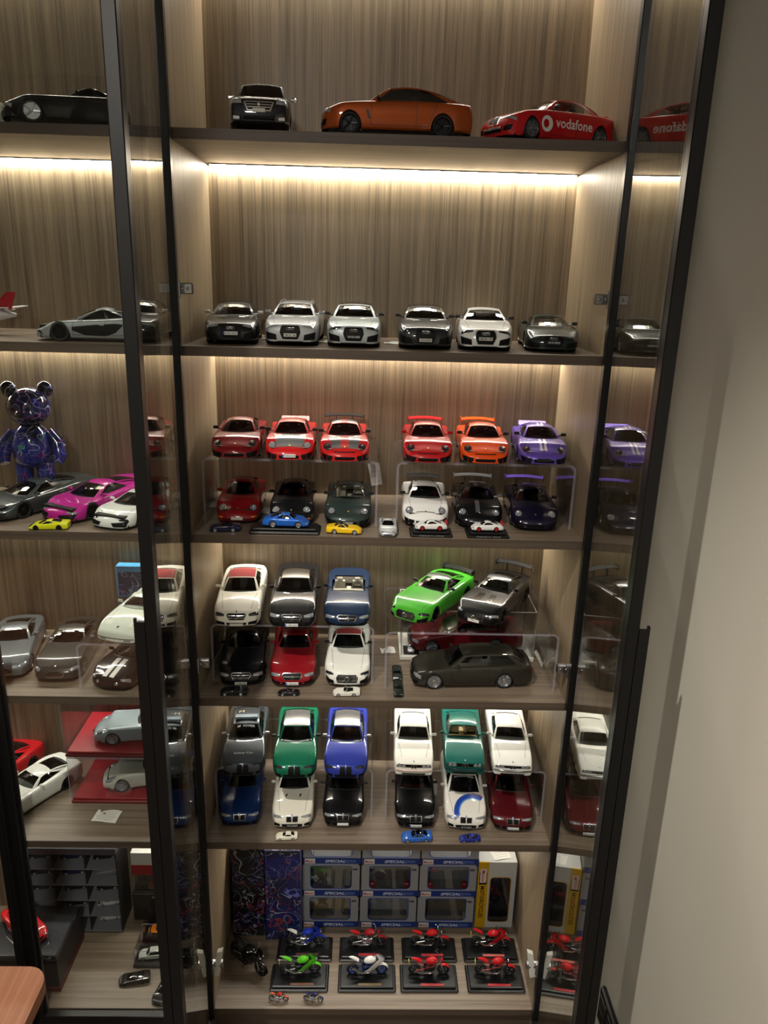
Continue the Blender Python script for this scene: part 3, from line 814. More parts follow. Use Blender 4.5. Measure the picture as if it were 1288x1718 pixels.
def hoodbadge(c, r=.035, m=CHROME, y=.22):
    t = MB(); c.oval(t, 'top', 0, y, r, r*1.2, .012, 8, .01); put(c, t, 'emblem', m)

def f_generic(c, L):
    pairs(c, 'headlight', L or LAMP, [(.46, .93), (.86, .97)], [(.46, .80), (.86, .78)], bulge=.02)
    t = cen(c, MB(), [(-.38, .86), (.38, .86)], [(-.34, .68), (.34, .68)]); put(c, t, 'grille', GRILLE)
    t = cen(c, MB(), [(-.62, .50), (.62, .50)], [(-.58, .30), (.58, .30)]); put(c, t, 'air_intake', GRILLE)
def f_audi(c, L, frame=None, rs=True):
    up = [(-.37, .64), (-.32, .93), (.32, .93), (.37, .64)]; lo = [(-.37, .64), (-.27, .34), (.27, .34), (.37, .64)]
    if frame:
        k = 1.09; t = cen(c, MB(), [(a*k, .64+(b-.64)*k) for a, b in up], [(a*k, .64+(b-.64)*k) for a, b in lo], off=.006, n=12); put(c, t, 'grille_frame', frame)
    t = cen(c, MB(), up, lo, off=.012, n=12, m=5); g = put(c, t, 'grille', GRILLE)
    t = MB(); q = c.hit('front', 0, .80*c.zn, .03)
    for k in range(4):
        x = (k-1.5)*.062
        t.tube([(x+.042*math.cos(a), q.y-.01, .80*c.zn+.042*math.sin(a)) for a in [2*math.pi*j/12 for j in range(13)]], .008, 4, False)
    put(c, t, 'ring_emblem', CHROME, g)
    pairs(c, 'headlight', L or LAMP, [(.44, .97), (.66, 1.0), (.86, 1.02)], [(.46, .87), (.68, .82), (.88, .86)], bulge=.015, n=8)
    pairs(c, 'air_intake', GRILLE, [(.50, .54), (.88, .66)], [(.47, .30), (.84, .32)], off=.010)
    if rs: 
        t = cen(c, MB(), [(-.45, .26), (.45, .26)], [(-.42, .18), (.42, .18)], off=.012); put(c, t, 'front_splitter', BLACK)
def f_audi_frame(c, L): f_audi(c, L, SILVER)
def f_bmw(c, L, kh=(.64, .90), kw=(.035, .26), lamps=None):
    for sg in (-1, 1):
        w, zn = c.W/2, c.zn
        k = 1.0; P = lambda a, b: (sg*a*w, b*zn)
        t = MB(); c.ribbon(t, 'front', [P(kw[0]-.02, kh[1]+.03), P(kw[1]+.03, kh[1]+.03)], [P(kw[0]-.02, kh[0]-.03), P(kw[1]+.01, kh[0]-.03)], off=.008, n=5); put(c, t, 'grille_frame', CHROME if not L == 'dark' else DARKMETAL)
        t = MB(); c.ribbon(t, 'front', [P(kw[0], kh[1]), P(kw[1], kh[1])], [P(kw[0], kh[0]), P(kw[1]-.02, kh[0])], off=.016, n=5); put(c, t, 'grille', GRILLE)
    pairs(c, 'headlight', LAMP if L != 'dark' else LAMPDARK, [(.42, .92), (.66, 1.0), (.86, 1.06)], [(.42, .83), (.66, .80), (.88, .88)], bulge=.015, n=8)
    t = cen(c, MB(), [(-.50, .46), (-.3, .50), (.3, .50), (.50, .46)], [(-.46, .28), (.46, .28)], off=.010); put(c, t, 'air_intake', GRILLE)
    pairs(c, 'air_intake', GRILLE, [(.58, .48), (.84, .56)], [(.56, .30), (.80, .32)], off=.010)
    hoodbadge(c, .036, mat('#8d9cb8', .3, .5), .14)
def f_bmw_tall(c, L): f_bmw(c, 'dark', (.34, .90), (.035, .25))
def f_bmw_old(c, L):
    t = cen(c, MB(), [(-.84, .95), (.84, .95)], [(-.84, .74), (.84, .74)], off=.006, n=14); put(c, t, 'grille', GRILLE)
    for x in (.70, .50): rounds(c, 'headlight', LAMP, x, .845, .078, CHROME, .02)
    for sg in (-1, 1):
        w, zn = c.W/2, c.zn
        t = MB(); c.ribbon(t, 'front', [(sg*.02*w, .96*zn), (sg*.13*w, .96*zn)], [(sg*.02*w, .70*zn), (sg*.13*w, .70*zn)], off=.018, n=3); put(c, t, 'grille_frame', CHROME)
        t = MB(); c.ribbon(t, 'front', [(sg*.035*w, .94*zn), (sg*.115*w, .94*zn)], [(sg*.035*w, .72*zn), (sg*.115*w, .72*zn)], off=.024, n=3); put(c, t, 'grille', GRILLE)
    t = MB(); q = c.hit('front', 0, .52*c.zn, 0)
    t.tube([(-.93*c.W/2, q.y+.24, .58*c.zn), (-.86*c.W/2, q.y+.02, .58*c.zn), (-.4*c.W/2, q.y-.05, .58*c.zn), (.4*c.W/2, q.y-.05, .58*c.zn), (.86*c.W/2, q.y+.02, .58*c.zn), (.93*c.W/2, q.y+.24, .58*c.zn)], .05, 6)
    put(c, t, 'bumper', L if L not in (None, 'dark') else BLACK)
    t = cen(c, MB(), [(-.6, .36), (.6, .36)], [(-.55, .26), (.55, .26)], off=.01); put(c, t, 'air_intake', GRILLE)
    hoodbadge(c, .034, mat('#8d9cb8', .3, .5), .10)
def f_merc(c, L, bars=2):
    up = [(-.40, .80), (-.34, .90), (.34, .90), (.40, .80)]; lo = [(-.40, .80), (-.30, .58), (.30, .58), (.40, .80)]
    t = cen(c, MB(), [(a*1.07, .73+(b-.73)*1.12) for a, b in up], [(a*1.07, .73+(b-.73)*1.12) for a, b in lo], off=.006, n=10); put(c, t, 'grille_frame', CHROME)
    t = cen(c, MB(), up, lo, off=.013, n=10, m=4); g = put(c, t, 'grille', GRILLE)
    for k in range(bars):
        z = .74 if bars == 1 else .67+.12*k
        t = cen(c, MB(), [(-.35, z+.02), (.35, z+.02)], [(-.35, z-.012), (.35, z-.012)], off=.022, m=1); put(c, t, 'grille_bar', CHROME, g)
    badge(c, .73, .085, CHROME, True)
    pairs(c, 'headlight', L or LAMP, [(.50, .86), (.70, .98), (.88, 1.06)], [(.52, .72), (.72, .74), (.90, .84)], bulge=.02, n=8)
    pairs(c, 'air_intake', GRILLE, [(.50, .44), (.86, .52)], [(.48, .28), (.82, .30)], off=.010)
    t = cen(c, MB(), [(-.42, .42), (.42, .42)], [(-.40, .28), (.40, .28)], off=.010); put(c, t, 'air_intake', GRILLE)
    hoodbadge(c, .03, CHROME, .16)
def f_merc_one(c, L): f_merc(c, L, 1)
def f_amg(c, L):
    up = [(-.46, .62), (-.40, .80), (.40, .80), (.46, .62)]; lo = [(-.46, .62), (-.42, .36), (.42, .36), (.46, .62)]
    t = cen(c, MB(), up, lo, off=.010, n=12, m=4); g = put(c, t, 'grille', GRILLE)
    t = MB()
    for k in range(13):
        x = -.39+.065*k; cen(c, t, [(x-.009, .77), (x+.009, .77)], [(x-.009, .40), (x+.009, .40)], off=.022, n=1, m=4)
    put(c, t, 'grille_bar', CHROME, g)
    badge(c, .58, .10, CHROME, True)
    pairs(c, 'headlight', L or LAMP, [(.56, .88), (.74, 1.0), (.90, 1.10)], [(.58, .76), (.76, .80), (.92, .94)], bulge=.015, n=8)
    pairs(c, 'air_intake', GRILLE, [(.56, .48), (.90, .62)], [(.54, .26), (.86, .30)], off=.010)
    t = cen(c, MB(), [(-.6, .24), (.6, .24)], [(-.6, .18), (.6, .18)], off=.03); put(c, t, 'front_splitter', BLACK)
def f_nine(c, L, old=False, lampm=None, ringm=None):
    rounds(c, 'headlight', lampm or LAMP, .68, 1.50, .125, ringm or CHROME, .03, .17, view='lamp', inner=(CHROME if lampm else None))
    if old:
        t = cen(c, MB(), [(-.6, .42), (.6, .42)], [(-.6, .34), (.6, .34)], off=.008); put(c, t, 'bumper_seam', BLACK)
        pairs(c, 'fog_lamp', AMBER, [(.62, .60), (.84, .62)], [(.62, .50), (.84, .52)], off=.01)
    else:
        t = cen(c, MB(), [(-.40, .54), (.40, .54)], [(-.36, .26), (.36, .26)], off=.008); put(c, t, 'air_intake', GRILLE)
        pairs(c, 'air_intake', GRILLE, [(.47, .58), (.88, .66)], [(.47, .28), (.84, .32)], off=.008)
    hoodbadge(c, .035, mat('#c9a94a', .3, .8), .36)
def f_nine_old(c, L): f_nine(c, L, True)
def f_nine_new(c, L): f_nine(c, L, False, LAMPDARK, CHROME)
def f_nine_gt(c, L):
    f_nine(c, L, False, LAMPDARK, CHROME)
    t = cen(c, MB(), [(-.42, .82), (.42, .82)], [(-.40, .77), (.40, .77)], off=.008); put(c, t, 'hood_slot', BLACK)
    t = cen(c, MB(), [(-.8, .20), (.8, .20)], [(-.78, .14), (.78, .14)], off=.04); put(c, t, 'front_splitter', BLACK)
def f_r8(c, L):
    f_audi(c, LAMPDARK, None, False)
def f_lambo(c, L):
    pairs(c, 'headlight', L or LAMPDARK, [(.48, 1.16), (.70, 1.30), (.80, 1.40)], [(.56, 1.00), (.74, 1.05), (.86, 1.22)], bulge=.01)
    pairs(c, 'air_intake', GRILLE, [(.24, .72), (.86, .86)], [(.34, .38), (.80, .40)], off=.010)
    t = cen(c, MB(), [(-.80, .32), (.80, .32)], [(-.76, .24), (.76, .24)], off=.03); put(c, t, 'front_splitter', BLACK)
    hoodbadge(c, .035, mat('#c9a94a', .3, .8), .30)
def f_aston(c, L):
    up = [(-.34, .62), (-.18, .76), (.18, .76), (.34, .62)]; lo = [(-.34, .62), (-.28, .44), (.28, .44), (.34, .62)]
    t = cen(c, MB(), [(a*1.08, .6+(b-.6)*1.14) for a, b in up], [(a*1.08, .6+(b-.6)*1.14) for a, b in lo], off=.007, n=10); put(c, t, 'grille_frame', CHROME)
    t = cen(c, MB(), up, lo, off=.013, n=10); g = put(c, t, 'grille', GRILLE)
    for k in range(4):
        z = .48+.06*k; t = cen(c, MB(), [(-.27, z+.008), (.27, z+.008)], [(-.27, z-.008), (.27, z-.008)], off=.02, m=1); put(c, t, 'grille_bar', CHROME, g)
    pairs(c, 'headlight', L or LAMP, [(.58, .98), (.72, 1.10), (.86, 1.22)], [(.64, .78), (.78, .86), (.90, 1.06)], bulge=.02, n=8)
    hoodbadge(c, .035, CHROME, .22)
    t = cen(c, MB(), [(-.7, .30), (.7, .30)], [(-.66, .20), (.66, .20)], off=.01); put(c, t, 'air_intake', GRILLE)
def f_wedge(c, L):
    t = cen(c, MB(), [(-.86, .56), (.86, .56)], [(-.86, .50), (.86, .50)], off=.006, n=14); put(c, t, 'bumper_seam', BLACK)
    pairs(c, 'fog_lamp', LAMP, [(.42, .48), (.72, .48)], [(.42, .36), (.72, .36)], off=.01)
    t = cen(c, MB(), [(-.22, .44), (.22, .44)], [(-.22, .28), (.22, .28)], off=.012); put(c, t, 'license_plate', mat('#d8d2c8', .5))
    for sg in (-1, 1):
        t = MB(); c.ribbon(t, 'top', [(sg*.42*c.W/2, .38), (sg*.42*c.W/2, .64)], [(sg*.74*c.W/2, .40), (sg*.74*c.W/2, .66)], .003, 3, 3); put(c, t, 'headlight_cover', mat('#dfe4d8', .25, 0, 1.))
    hoodbadge(c, .05, mat('#30343a', .3), .30)
def f_fordgt(c, L):
    pairs(c, 'headlight', LAMP, [(.55, .98), (.86, 1.12)], [(.60, .80), (.88, .86)], bulge=.03)
    t = cen(c, MB(), [(-.5, .42), (.5, .42)], [(-.45, .26), (.45, .26)], off=.01); put(c, t, 'air_intake', GRILLE)
    rounds(c, 'fog_lamp', LAMP, .42, .62, .06, CHROME)
def f_racer(c, L):
    rounds(c, 'headlight', LAMP, .66, .98, .11, CHROME, .04)
    t = cen(c, MB(), [(-.42, .62), (.42, .62)], [(-.36, .42), (.36, .42)], off=.01); put(c, t, 'grille', GRILLE)
    badge(c, .52, .07, CHROME, True)
def f_lfa(c, L):
    pairs(c, 'headlight', LAMPDARK, [(.5, .96), (.86, 1.12)], [(.56, .82), (.9, .92)], bulge=.02)
    t = cen(c, MB(), [(-.5, .50), (.5, .50)], [(-.58, .26), (.58, .26)], off=.01); put(c, t, 'air_intake', GRILLE)
def f_suv(c, L):
    up = [(-.46, .94), (.46, .94)]; lo = [(-.34, .64), (.34, .64)]
    t = cen(c, MB(), [(-.52, .97), (.52, .97)], [(-.38, .60), (.38, .60)], off=.008); put(c, t, 'grille_frame', CHROME)
    t = cen(c, MB(), up, lo, off=.014); g = put(c, t, 'grille', GRILLE)
    for k in range(3):
        z = .71+.08*k; a = .36+.04*k; t = cen(c, MB(), [(-a, z+.014), (a, z+.014)], [(-a, z-.014), (a, z-.014)], off=.022, m=1); put(c, t, 'grille_bar', CHROME, g)
    badge(c, .80, .06, CHROME)
    pairs(c, 'headlight', LAMP, [(.58, .97), (.92, 1.0)], [(.54, .76), (.92, .78)], bulge=.02)
    pairs(c, 'fog_lamp', SILVER, [(.62, .42), (.82, .44)], [(.62, .34), (.82, .34)], off=.02)
    t = cen(c, MB(), [(-.5, .46), (.5, .46)], [(-.5, .28), (.5, .28)], off=.01); put(c, t, 'air_intake', GRILLE)
def f_mini(c, L):
    pairs(c, 'headlight', LAMP, [(.5, .96), (.84, 1.0)], [(.5, .80), (.84, .80)], bulge=.02, n=4, m=2)
    t = cen(c, MB(), [(-.5, .60), (.5, .60)], [(-.46, .36), (.46, .36)], n=4, m=2); put(c, t, 'grille', GRILLE)
FACES = {k[2:]: v for k, v in list(globals().items()) if k.startswith('f_')}
# ------------------------------------------------------------------ stands, motorbikes, boxes, papers
def frosted(col, f):
    m = bpy.data.materials.new('polished_acrylic_edge'); m.use_nodes = True; nt = m.node_tree; p = nt.nodes['Principled BSDF']
    p.inputs['Base Color'].default_value = (*lin(col), 1); p.inputs['Roughness'].default_value = .15; p.inputs['Alpha'].default_value = f
    return m
EDGEM = frosted('#c6c2d2', .24)
def stand(x0, x1, y0, y1, z, h, label):
    """bent clear acrylic bridge: top plate with two rounded bends and side legs"""
    r = thing('acrylic_riser', label, 'display stand', ((x0+x1)/2, (y0+y1)/2, z), 0, 'clear acrylic risers')
    w = (x1-x0)/2; d = (y1-y0)/2; t = .005; R = .014
    path = [(-w, 0), (-w, h-R)] + [(-w+R-R*math.cos(math.radians(a)), h-R+R*math.sin(math.radians(a))) for a in (22, 45, 68, 90)]
    path += [(-x, zz) for x, zz in reversed(path)]
    inn = [(-w+t, 0), (-w+t, h-R)] + [(-w+R-(R-t)*math.cos(math.radians(a)), h-R+(R-t)*math.sin(math.radians(a))) for a in (22, 45, 68, 90)]
    inn += [(-x, zz) for x, zz in reversed(inn)]
    m = MB(); m.grid([[(x, -d, zz) for x, zz in path], [(x, d, zz) for x, zz in path]], False); m.grid([[(x, d, zz) for x, zz in inn], [(x, -d, zz) for x, zz in inn]], False)
    m.build('sheet', ACRYL, r)
    for y in (-d, d):
        e = MB(); e.grid([[(x, y, zz) for x, zz in path], [(x, y, zz) for x, zz in inn]], False); e.build('polished_edge', EDGEM, r)
    return r

YEL = mat('#d8c21a', .4); BIKEW = {}
def bike(label, loc, yaw, col, style='naked', scl=1/19., rimc=None, seatc=None, plate=False, frame=None, eng=None, group='motorbike models on black plinths', fork=None, name='model_motorbike', accent=None, belly=None):
    r = thing(name, label, 'model motorbike', loc, math.radians(yaw), group)
    P = col if not isinstance(col, str) else paint(col); S = scl
    frame = frame or BLACK; eng = eng or DARKMETAL; fork = fork or CHROME
    B = lambda mb, nm, m, par=None: mb.build(nm, m, par or r, sc=S)
    wr = .31; key = round(S, 6)
    if key not in BIKEW:
        t = MB(); t.lathe([(wr-.09, -.05), (wr-.03, -.075), (wr, -.02), (wr, .02), (wr-.03, .075), (wr-.09, .05)], axis='y', n=20)
        q = MB(); q.lathe([(wr-.09, -.05), (wr-.12, -.03), (wr-.12, .03), (wr-.09, .05)], axis='y', n=20)
        q.lathe([(.0, -.05), (.05, -.05), (.05, .05), (.0, .05)], axis='y', n=8)
        for k in range(5):
            a = 2*math.pi*k/5; q.tube([(0, 0, 0), ((wr-.1)*math.sin(a), 0, (wr-.1)*math.cos(a))], .018, 4)
        dsc = MB().lathe([(.06, .06), (.14, .06), (.14, .066), (.06, .066)], axis='y', n=14)
        BIKEW[key] = (t.mesh('wheel', S), q.mesh('rim', S), dsc.mesh('brake_disc', S))
    for x in (-.72, .72):
        wo = link('wheel', BIKEW[key][0], RUBBER, r, (x*S, 0, wr*S)); link('rim', BIKEW[key][1], rimc or DARKMETAL, wo); link('brake_disc', BIKEW[key][2], CHROME, wo)
    for sy in (-.08, .08):
        B(MB().tube([(.72, sy, wr), (.50, sy, .92)], [.035, .028], 6), 'fork', fork)
        B(MB().tube([(-.72, sy*1.3, wr), (-.2, sy*1.3, .42)], .035, 5), 'swingarm', frame if frame is not BLACK else SILVER)
    B(MB().box(-.26, .30, -.15, .15, .24, .60, .05).box(-.10, .24, -.12, .12, .5, .76, .04), 'engine', eng)
    f = MB()
    for sy in (-.14, .14):
        f.tube([(.48, sy*.4, .86), (.18, sy, .62), (-.22, sy, .46)], .024, 5); f.tube([(.46, sy*.4, .78), (.0, sy, .78), (-.24, sy, .46), (-.1, sy, .8), (-.66, sy*.7, .84)], .02, 5); f.tube([(.18, sy, .62), (.0, sy, .78), (.3, sy, .72)], .018, 5)
    f.tube([(.48, -.06, .82), (.48, .06, .82)], .024, 5)
    B(f, 'frame', frame)
    t = MB(); rows = []
    for x, hw, z0, z1 in ((-.16, .06, .74, .86), (-.10, .13, .70, .93), (.06, .19, .70, 1.02), (.22, .19, .72, 1.04), (.36, .12, .76, .98), (.42, .05, .80, .92)):
        zc, hz = (z0+z1)/2, (z1-z0)/2
        rows.append([(x, hw*math.cos(a), zc+hz*math.sin(a)) for a in [2*math.pi*k/12 for k in range(12)]])
    t.grid(rows, True, True); t.add(rows[0], [tuple(range(12))]); t.add(rows[-1], [tuple(range(12))])
    B(t, 'fuel_tank', P)
    up = .10 if style == 'sport' else .02
    s_ = MB(); rows = []
    for x, hw, z in ((-.14, .09, .82), (-.26, .13, .81), (-.42, .12, .84+up*.4), (-.52, .08, .89+up*.6)):
        rows.append([(x, -hw, z-.05), (x, -hw*.8, z), (x, 0, z+.015), (x, hw*.8, z), (x, hw, z-.05)])
    s_.grid(rows); B(s_, 'seat', seatc or LEATHER)
    tl = MB(); rows = []
    for x, hw, z, h in ((-.34, .13, .78, .05), (-.52, .12, .86+up*.5, .08), (-.72, .09, .92+up, .08), (-.90, .03, .95+up*1.3, .03)):
        rows.append([(x, hw*math.cos(a), z+h*math.sin(a)) for a in [2*math.pi*k/8 for k in range(8)]])
    tl.grid(rows, True, True); B(tl, 'tail', accent or P)
    ff = MB(); rows = []
    for a in (-20, 10, 40, 70, 100):
        ar = math.radians(a+10); R = wr+.03; rows.append([(.72+R*math.cos(ar)*1.0, y, wr+R*math.sin(ar)-(.03 if abs(y) > .06 else 0)) for y in (-.085, -.05, 0, .05, .085)])
    ff.grid(rows); B(ff, 'front_fender', P)
    hb = MB(); hz = .98 if style == 'sport' else 1.10
    hb.tube([(.30, -.34, hz), (.42, -.22, hz+.02), (.46, -.06, .96), (.46, .06, .96), (.42, .22, hz+.02), (.30, .34, hz)], .018, 5)
    B(hb, 'handlebar', fork if style != 'sport' else BLACK)
    ex = MB().tube([(.25, -.17, .42), (.1, -.2, .24), (-.3, -.22, .27), (-.75, -.25, .44 if style != 'sport' else .62)], [.03, .035, .05, .055], 7); B(ex, 'exhaust', CHROME if style != 'dark' else DARKMETAL)
    if style in ('sport', 'dark'):
        for sy in (-1, 1):
            fa = MB(); fa.grid([[(.84, sy*.02, .98), (.70, sy*.15, 1.02), (.46, sy*.20, .98)], [(.86, sy*.03, .84), (.66, sy*.20, .82), (.30, sy*.24, .80)], [(.62, sy*.12, .66), (.44, sy*.22, .58), (.05, sy*.23, .52)], [(.44, sy*.08, .42), (.2, sy*.18, .32), (-.15, sy*.18, .30)]])
            B(fa, 'fairing', accent if (accent and sy) and False else P)
        ws = MB(); ws.grid([[(.84, y*.5, .98) for y in (-.1, 0, .1)], [(.70, y, 1.12) for y in (-.12, 0, .12)], [(.56, y, 1.20) for y in (-.10, 0, .10)]]); B(ws, 'windscreen', glass((.55, .57, .6), 1.5, .05))
        for sy in (-1, 1): B(MB().ball((.80, sy*.07, .92), (.05, .05, .03), 8, 5), 'headlight', LAMP)
    else:
        B(MB().ball((.62, 0, .90), (.07, .10, .10), 10, 6), 'headlight', P if style == 'cafe' else CHROME)
        for sy in (-1, 1): B(MB().box(.40, .44, sy*.36-.05, sy*.36+.05, 1.14, 1.20, .01), 'mirror', BLACK)
    if belly: B(MB().box(-.15, .35, -.16, .16, .20, .30, .04), 'belly_pan', belly)
    if plate: B(MB().box(-1.02, -1.0, -.10, .10, .68, .86), 'license_plate', YEL)
    # side stand so the model stands upright
    B(MB().tube([(-.05, -.12, .3), (-.08, -.26, .012)], .016, 5), 'side_stand', DARKMETAL)
    return r

def plinth(x0, x1, y0, y1, z, label, strip=None, txt=None, group='black display plinths', h=.014):
    r = thing('display_plinth', label, 'display base', ((x0+x1)/2, (y0+y1)/2, z), 0, group)
    w, d = (x1-x0)/2, (y1-y0)/2
    MB().box(-w, w, -d, d, 0, h*.55, .003).build('base', mat('#08090a', .35), r)
    MB().box(-w+.006, w-.006, -d+.006, d-.006, h*.55, h, .002).build('deck', mat('#0d0e10', .3), r)
    if strip: MB().box(-w*.30, w*.50, -d+.009, -d+.016, h, h+.0012).build('plaque', strip, r)
    return r

def slip(x, y, z, rz, w, h, label, tilt=0., lines=4):
    r = thing('paper_note', label, 'note', (x, y, z), math.radians(rz)); r.rotation_euler.x = math.radians(tilt)
    m = MB(); rows = [[(-w/2+w*i/6, -h/2+h*j/4, .0006+.0022*math.sin(i*.9+j)*(.3+.2*j)*(0 if i in (0,) else 1)+.001) for i in range(7)] for j in range(5)]
    m.grid(rows); m.build('sheet', mat('#d4d2ca', .8), r)
    ink = MB()
    for k in range(lines):
        yy = -h*.34+h*.68*k/max(1, lines-1); L = w*(.30+.12*((k*7) % 3)/2)
        ink.box(-L, L, yy-h*.007, yy+h*.007, .0042, .0044)
    o = ink.build('handwriting', mat('#77787f', .8), r); o['kind'] = 'stuff'
    return r

def window_box(x, z, w, h, y0, y1, label, inner, group='window boxes stacked by the back panel', textcol='#c9d2e6', filled=True):
    """cardboard box with rounded window, blue strip with lettering at the foot"""
    r = thing('window_box', label, 'box', (x, (y0+y1)/2, z), 0, group); d = (y1-y0)/2
    CARD = mat('#87888c', .55); INNER = mat('#3a3c40', .7)
    m = MB()
    m.box(-w/2, w/2, d-.002, d, 0, h); m.box(-w/2, -w/2+.0015, -d, d, 0, h); m.box(w/2-.0015, w/2, -d, d, 0, h); m.box(-w/2, w/2, -d, d, 0, .0015)
    m.build('carton', CARD, r)
    # front face with rounded opening
    a0, a1, b0, b1, R = -w*.36, w*.36, h*.22, h*.93, .012
    inn = []
    for cx, cz, s in ((a1-R, b1-R*.3, 0), (a0+R, b1-R*.3, 90), (a0+R, b0+R, 180), (a1-R, b0+R, 270)):
        for k in range(4):
            t = math.radians(s+30*k); inn.append((cx+R*math.cos(t), cz+(R if s >= 180 else R*.3)*math.sin(t)))
    out = []
    for px, pz in inn:
        cx, cz = 0, (b0+b1)/2; dx, dz = px-cx, pz-cz
        k = min((w/2)/abs(dx) if dx else 9e9, (((h if dz > 0 else 0)-cz)/dz) if dz else 9e9); out.append((cx+dx*k, cz+dz*k))
    n = len(inn); f = MB(); f.add([(p[0], -d-.0008, p[1]) for p in inn]+[(p[0], -d-.0008, p[1]) for p in out], [(i, (i+1) % n, n+(i+1) % n, n+i) for i in range(n)])
    for cx, cz in ((-w/2, 0), (w/2, 0), (w/2, h), (-w/2, h)):
        pass
    f.box(-w/2, w/2, -d-.0006, -d, 0, b0-.002); f.box(-w/2, a0-.004, -d-.0006, -d, 0, h); f.box(a1+.004, w/2, -d-.0006, -d, 0, h); f.box(-w/2, w/2, -d-.0006, -d, b1+.002, h)
    fo = f.build('front_card', mat('#929498', .5), r)
    e = MB(); e.tube([(p[0], -d-.0012, p[1]) for p in inn]+[(inn[0][0], -d-.0012, inn[0][1])], .0009, 4, False); e.build('window_border', mat('#1f4fb0', .4), fo)
    MB().box(a0-.003, a1+.003, -d-.0004, -d, b0-.003, b1+.003).build('window_film', glass((.9, .9, .9), 1.5, .02), r)
    MB().box(-w/2+.002, w/2-.002, d-.006, d-.003, .002, h-.002).build('backing_card', INNER if inner is None else inner, r)
    MB().box(-w/2+.0015, w/2-.0015, -d, d, h-.0012, h-.0006).build('top_film', glass((.9, .9, .9), 1.5, .02), r)
    tr = MB(); tr.box(-w*.34, w*.34, -d+.006, d-.008, .002, .012, .003); tr.build('tray', mat('#5a5b5e', .5), r)
    st = MB(); st.box(-w/2, w/2, -d-.0022, -d-.0009, 0, h*.17); so = st.build('blue_strip', mat('#15327c', .45), r)
    lettering('SPECIAL', mat(textcol, .5), so, face_front(w*.06, -d-.0028, h*.085), width=w*.36, height=h*.085, shear=.25, bold=.03)
    lettering('EDITION', mat('#7f9bd8', .5), so, face_front(w*.33, -d-.0028, h*.085), width=w*.17, height=h*.075)
    lg = MB(); lg.box(-w*.47, -w*.29, -d-.0030, -d-.0022, h*.015, h*.155); lo_ = lg.build('logo_tab', mat('#d8d4d0', .5), so)
    lettering('Maisto', mat('#b01a1e', .5), lo_, face_front(-w*.38, -d-.0036, h*.085), width=w*.15, height=h*.075, bold=.015)
    bt = MB(); bt.box(w*.38, w*.46, -d-.0014, -d-.0008, h*.80, h*.86); bt.build('barcode_mark', mat('#4a4b4e', .6), r)
    return r

def doodle_mat(name, base, base2, seed):
    """printed carton: layered scribbled line art in generic abstract marks"""
    m = bpy.data.materials.new(name); m.use_nodes = True; nt = m.node_tree; b = nt.nodes['Principled BSDF']
    tc = nt.nodes.new('ShaderNodeTexCoord'); prev = None
    n0 = nt.nodes.new('ShaderNodeTexNoise'); n0.inputs['Scale'].default_value = 9; mp0 = nt.nodes.new('ShaderNodeMapping'); mp0.inputs['Location'].default_value = (seed, seed*2, seed)
    nt.links.new(tc.outputs['Object'], mp0.inputs[0]); nt.links.new(mp0.outputs[0], n0.inputs['Vector'])
    r0 = nt.nodes.new('ShaderNodeValToRGB'); r0.color_ramp.elements[0].position = .45; r0.color_ramp.elements[1].position = .55
    r0.color_ramp.elements[0].color = (*lin(base), 1); r0.color_ramp.elements[1].color = (*lin(base2), 1)
    nt.links.new(n0.outputs['Fac'], r0.inputs[0]); prev = r0.outputs[0]
    for i, (col, scl, th) in enumerate((('#8d94ae', 13, .006), ('#7a2f3c', 19, .008), ('#2c6f6a', 11, .0035), ('#9a9eae', 27, .008), ('#6a6ec0', 22, .006))):
        mp = nt.nodes.new('ShaderNodeMapping'); mp.inputs['Location'].default_value = (seed*3+i*5, i*2.3, seed+i); nt.links.new(tc.outputs['Object'], mp.inputs[0])
        n = nt.nodes.new('ShaderNodeTexNoise'); n.inputs['Scale'].default_value = scl; n.inputs['Detail'].default_value = 1.5; n.inputs['Distortion'].default_value = .8
        nt.links.new(mp.outputs[0], n.inputs['Vector'])
        s = nt.nodes.new('ShaderNodeMath'); s.operation = 'SUBTRACT'; s.inputs[1].default_value = .5; nt.links.new(n.outputs['Fac'], s.inputs[0])
        a = nt.nodes.new('ShaderNodeMath'); a.operation = 'ABSOLUTE'; nt.links.new(s.outputs[0], a.inputs[0])
        lt = nt.nodes.new('ShaderNodeMath'); lt.operation = 'LESS_THAN'; lt.inputs[1].default_value = th; nt.links.new(a.outputs[0], lt.inputs[0])
        n3 = nt.nodes.new('ShaderNodeTexNoise'); n3.inputs['Scale'].default_value = 14; nt.links.new(mp.outputs[0], n3.inputs['Vector'])
        gt = nt.nodes.new('ShaderNodeMath'); gt.operation = 'GREATER_THAN'; gt.inputs[1].default_value = .48; nt.links.new(n3.outputs['Fac'], gt.inputs[0])
        mu = nt.nodes.new('ShaderNodeMath'); mu.operation = 'MULTIPLY'; nt.links.new(lt.outputs[0], mu.inputs[0]); nt.links.new(gt.outputs[0], mu.inputs[1])
        mx = nt.nodes.new('ShaderNodeMix'); mx.data_type = 'RGBA'; nt.links.new(mu.outputs[0], mx.inputs[0]); nt.links.new(prev, mx.inputs[6]); mx.inputs[7].default_value = (*lin(col), 1); prev = mx.outputs[2]
    nt.links.new(prev, b.inputs['Base Color']); b.inputs['Roughness'].default_value = .35
    return m
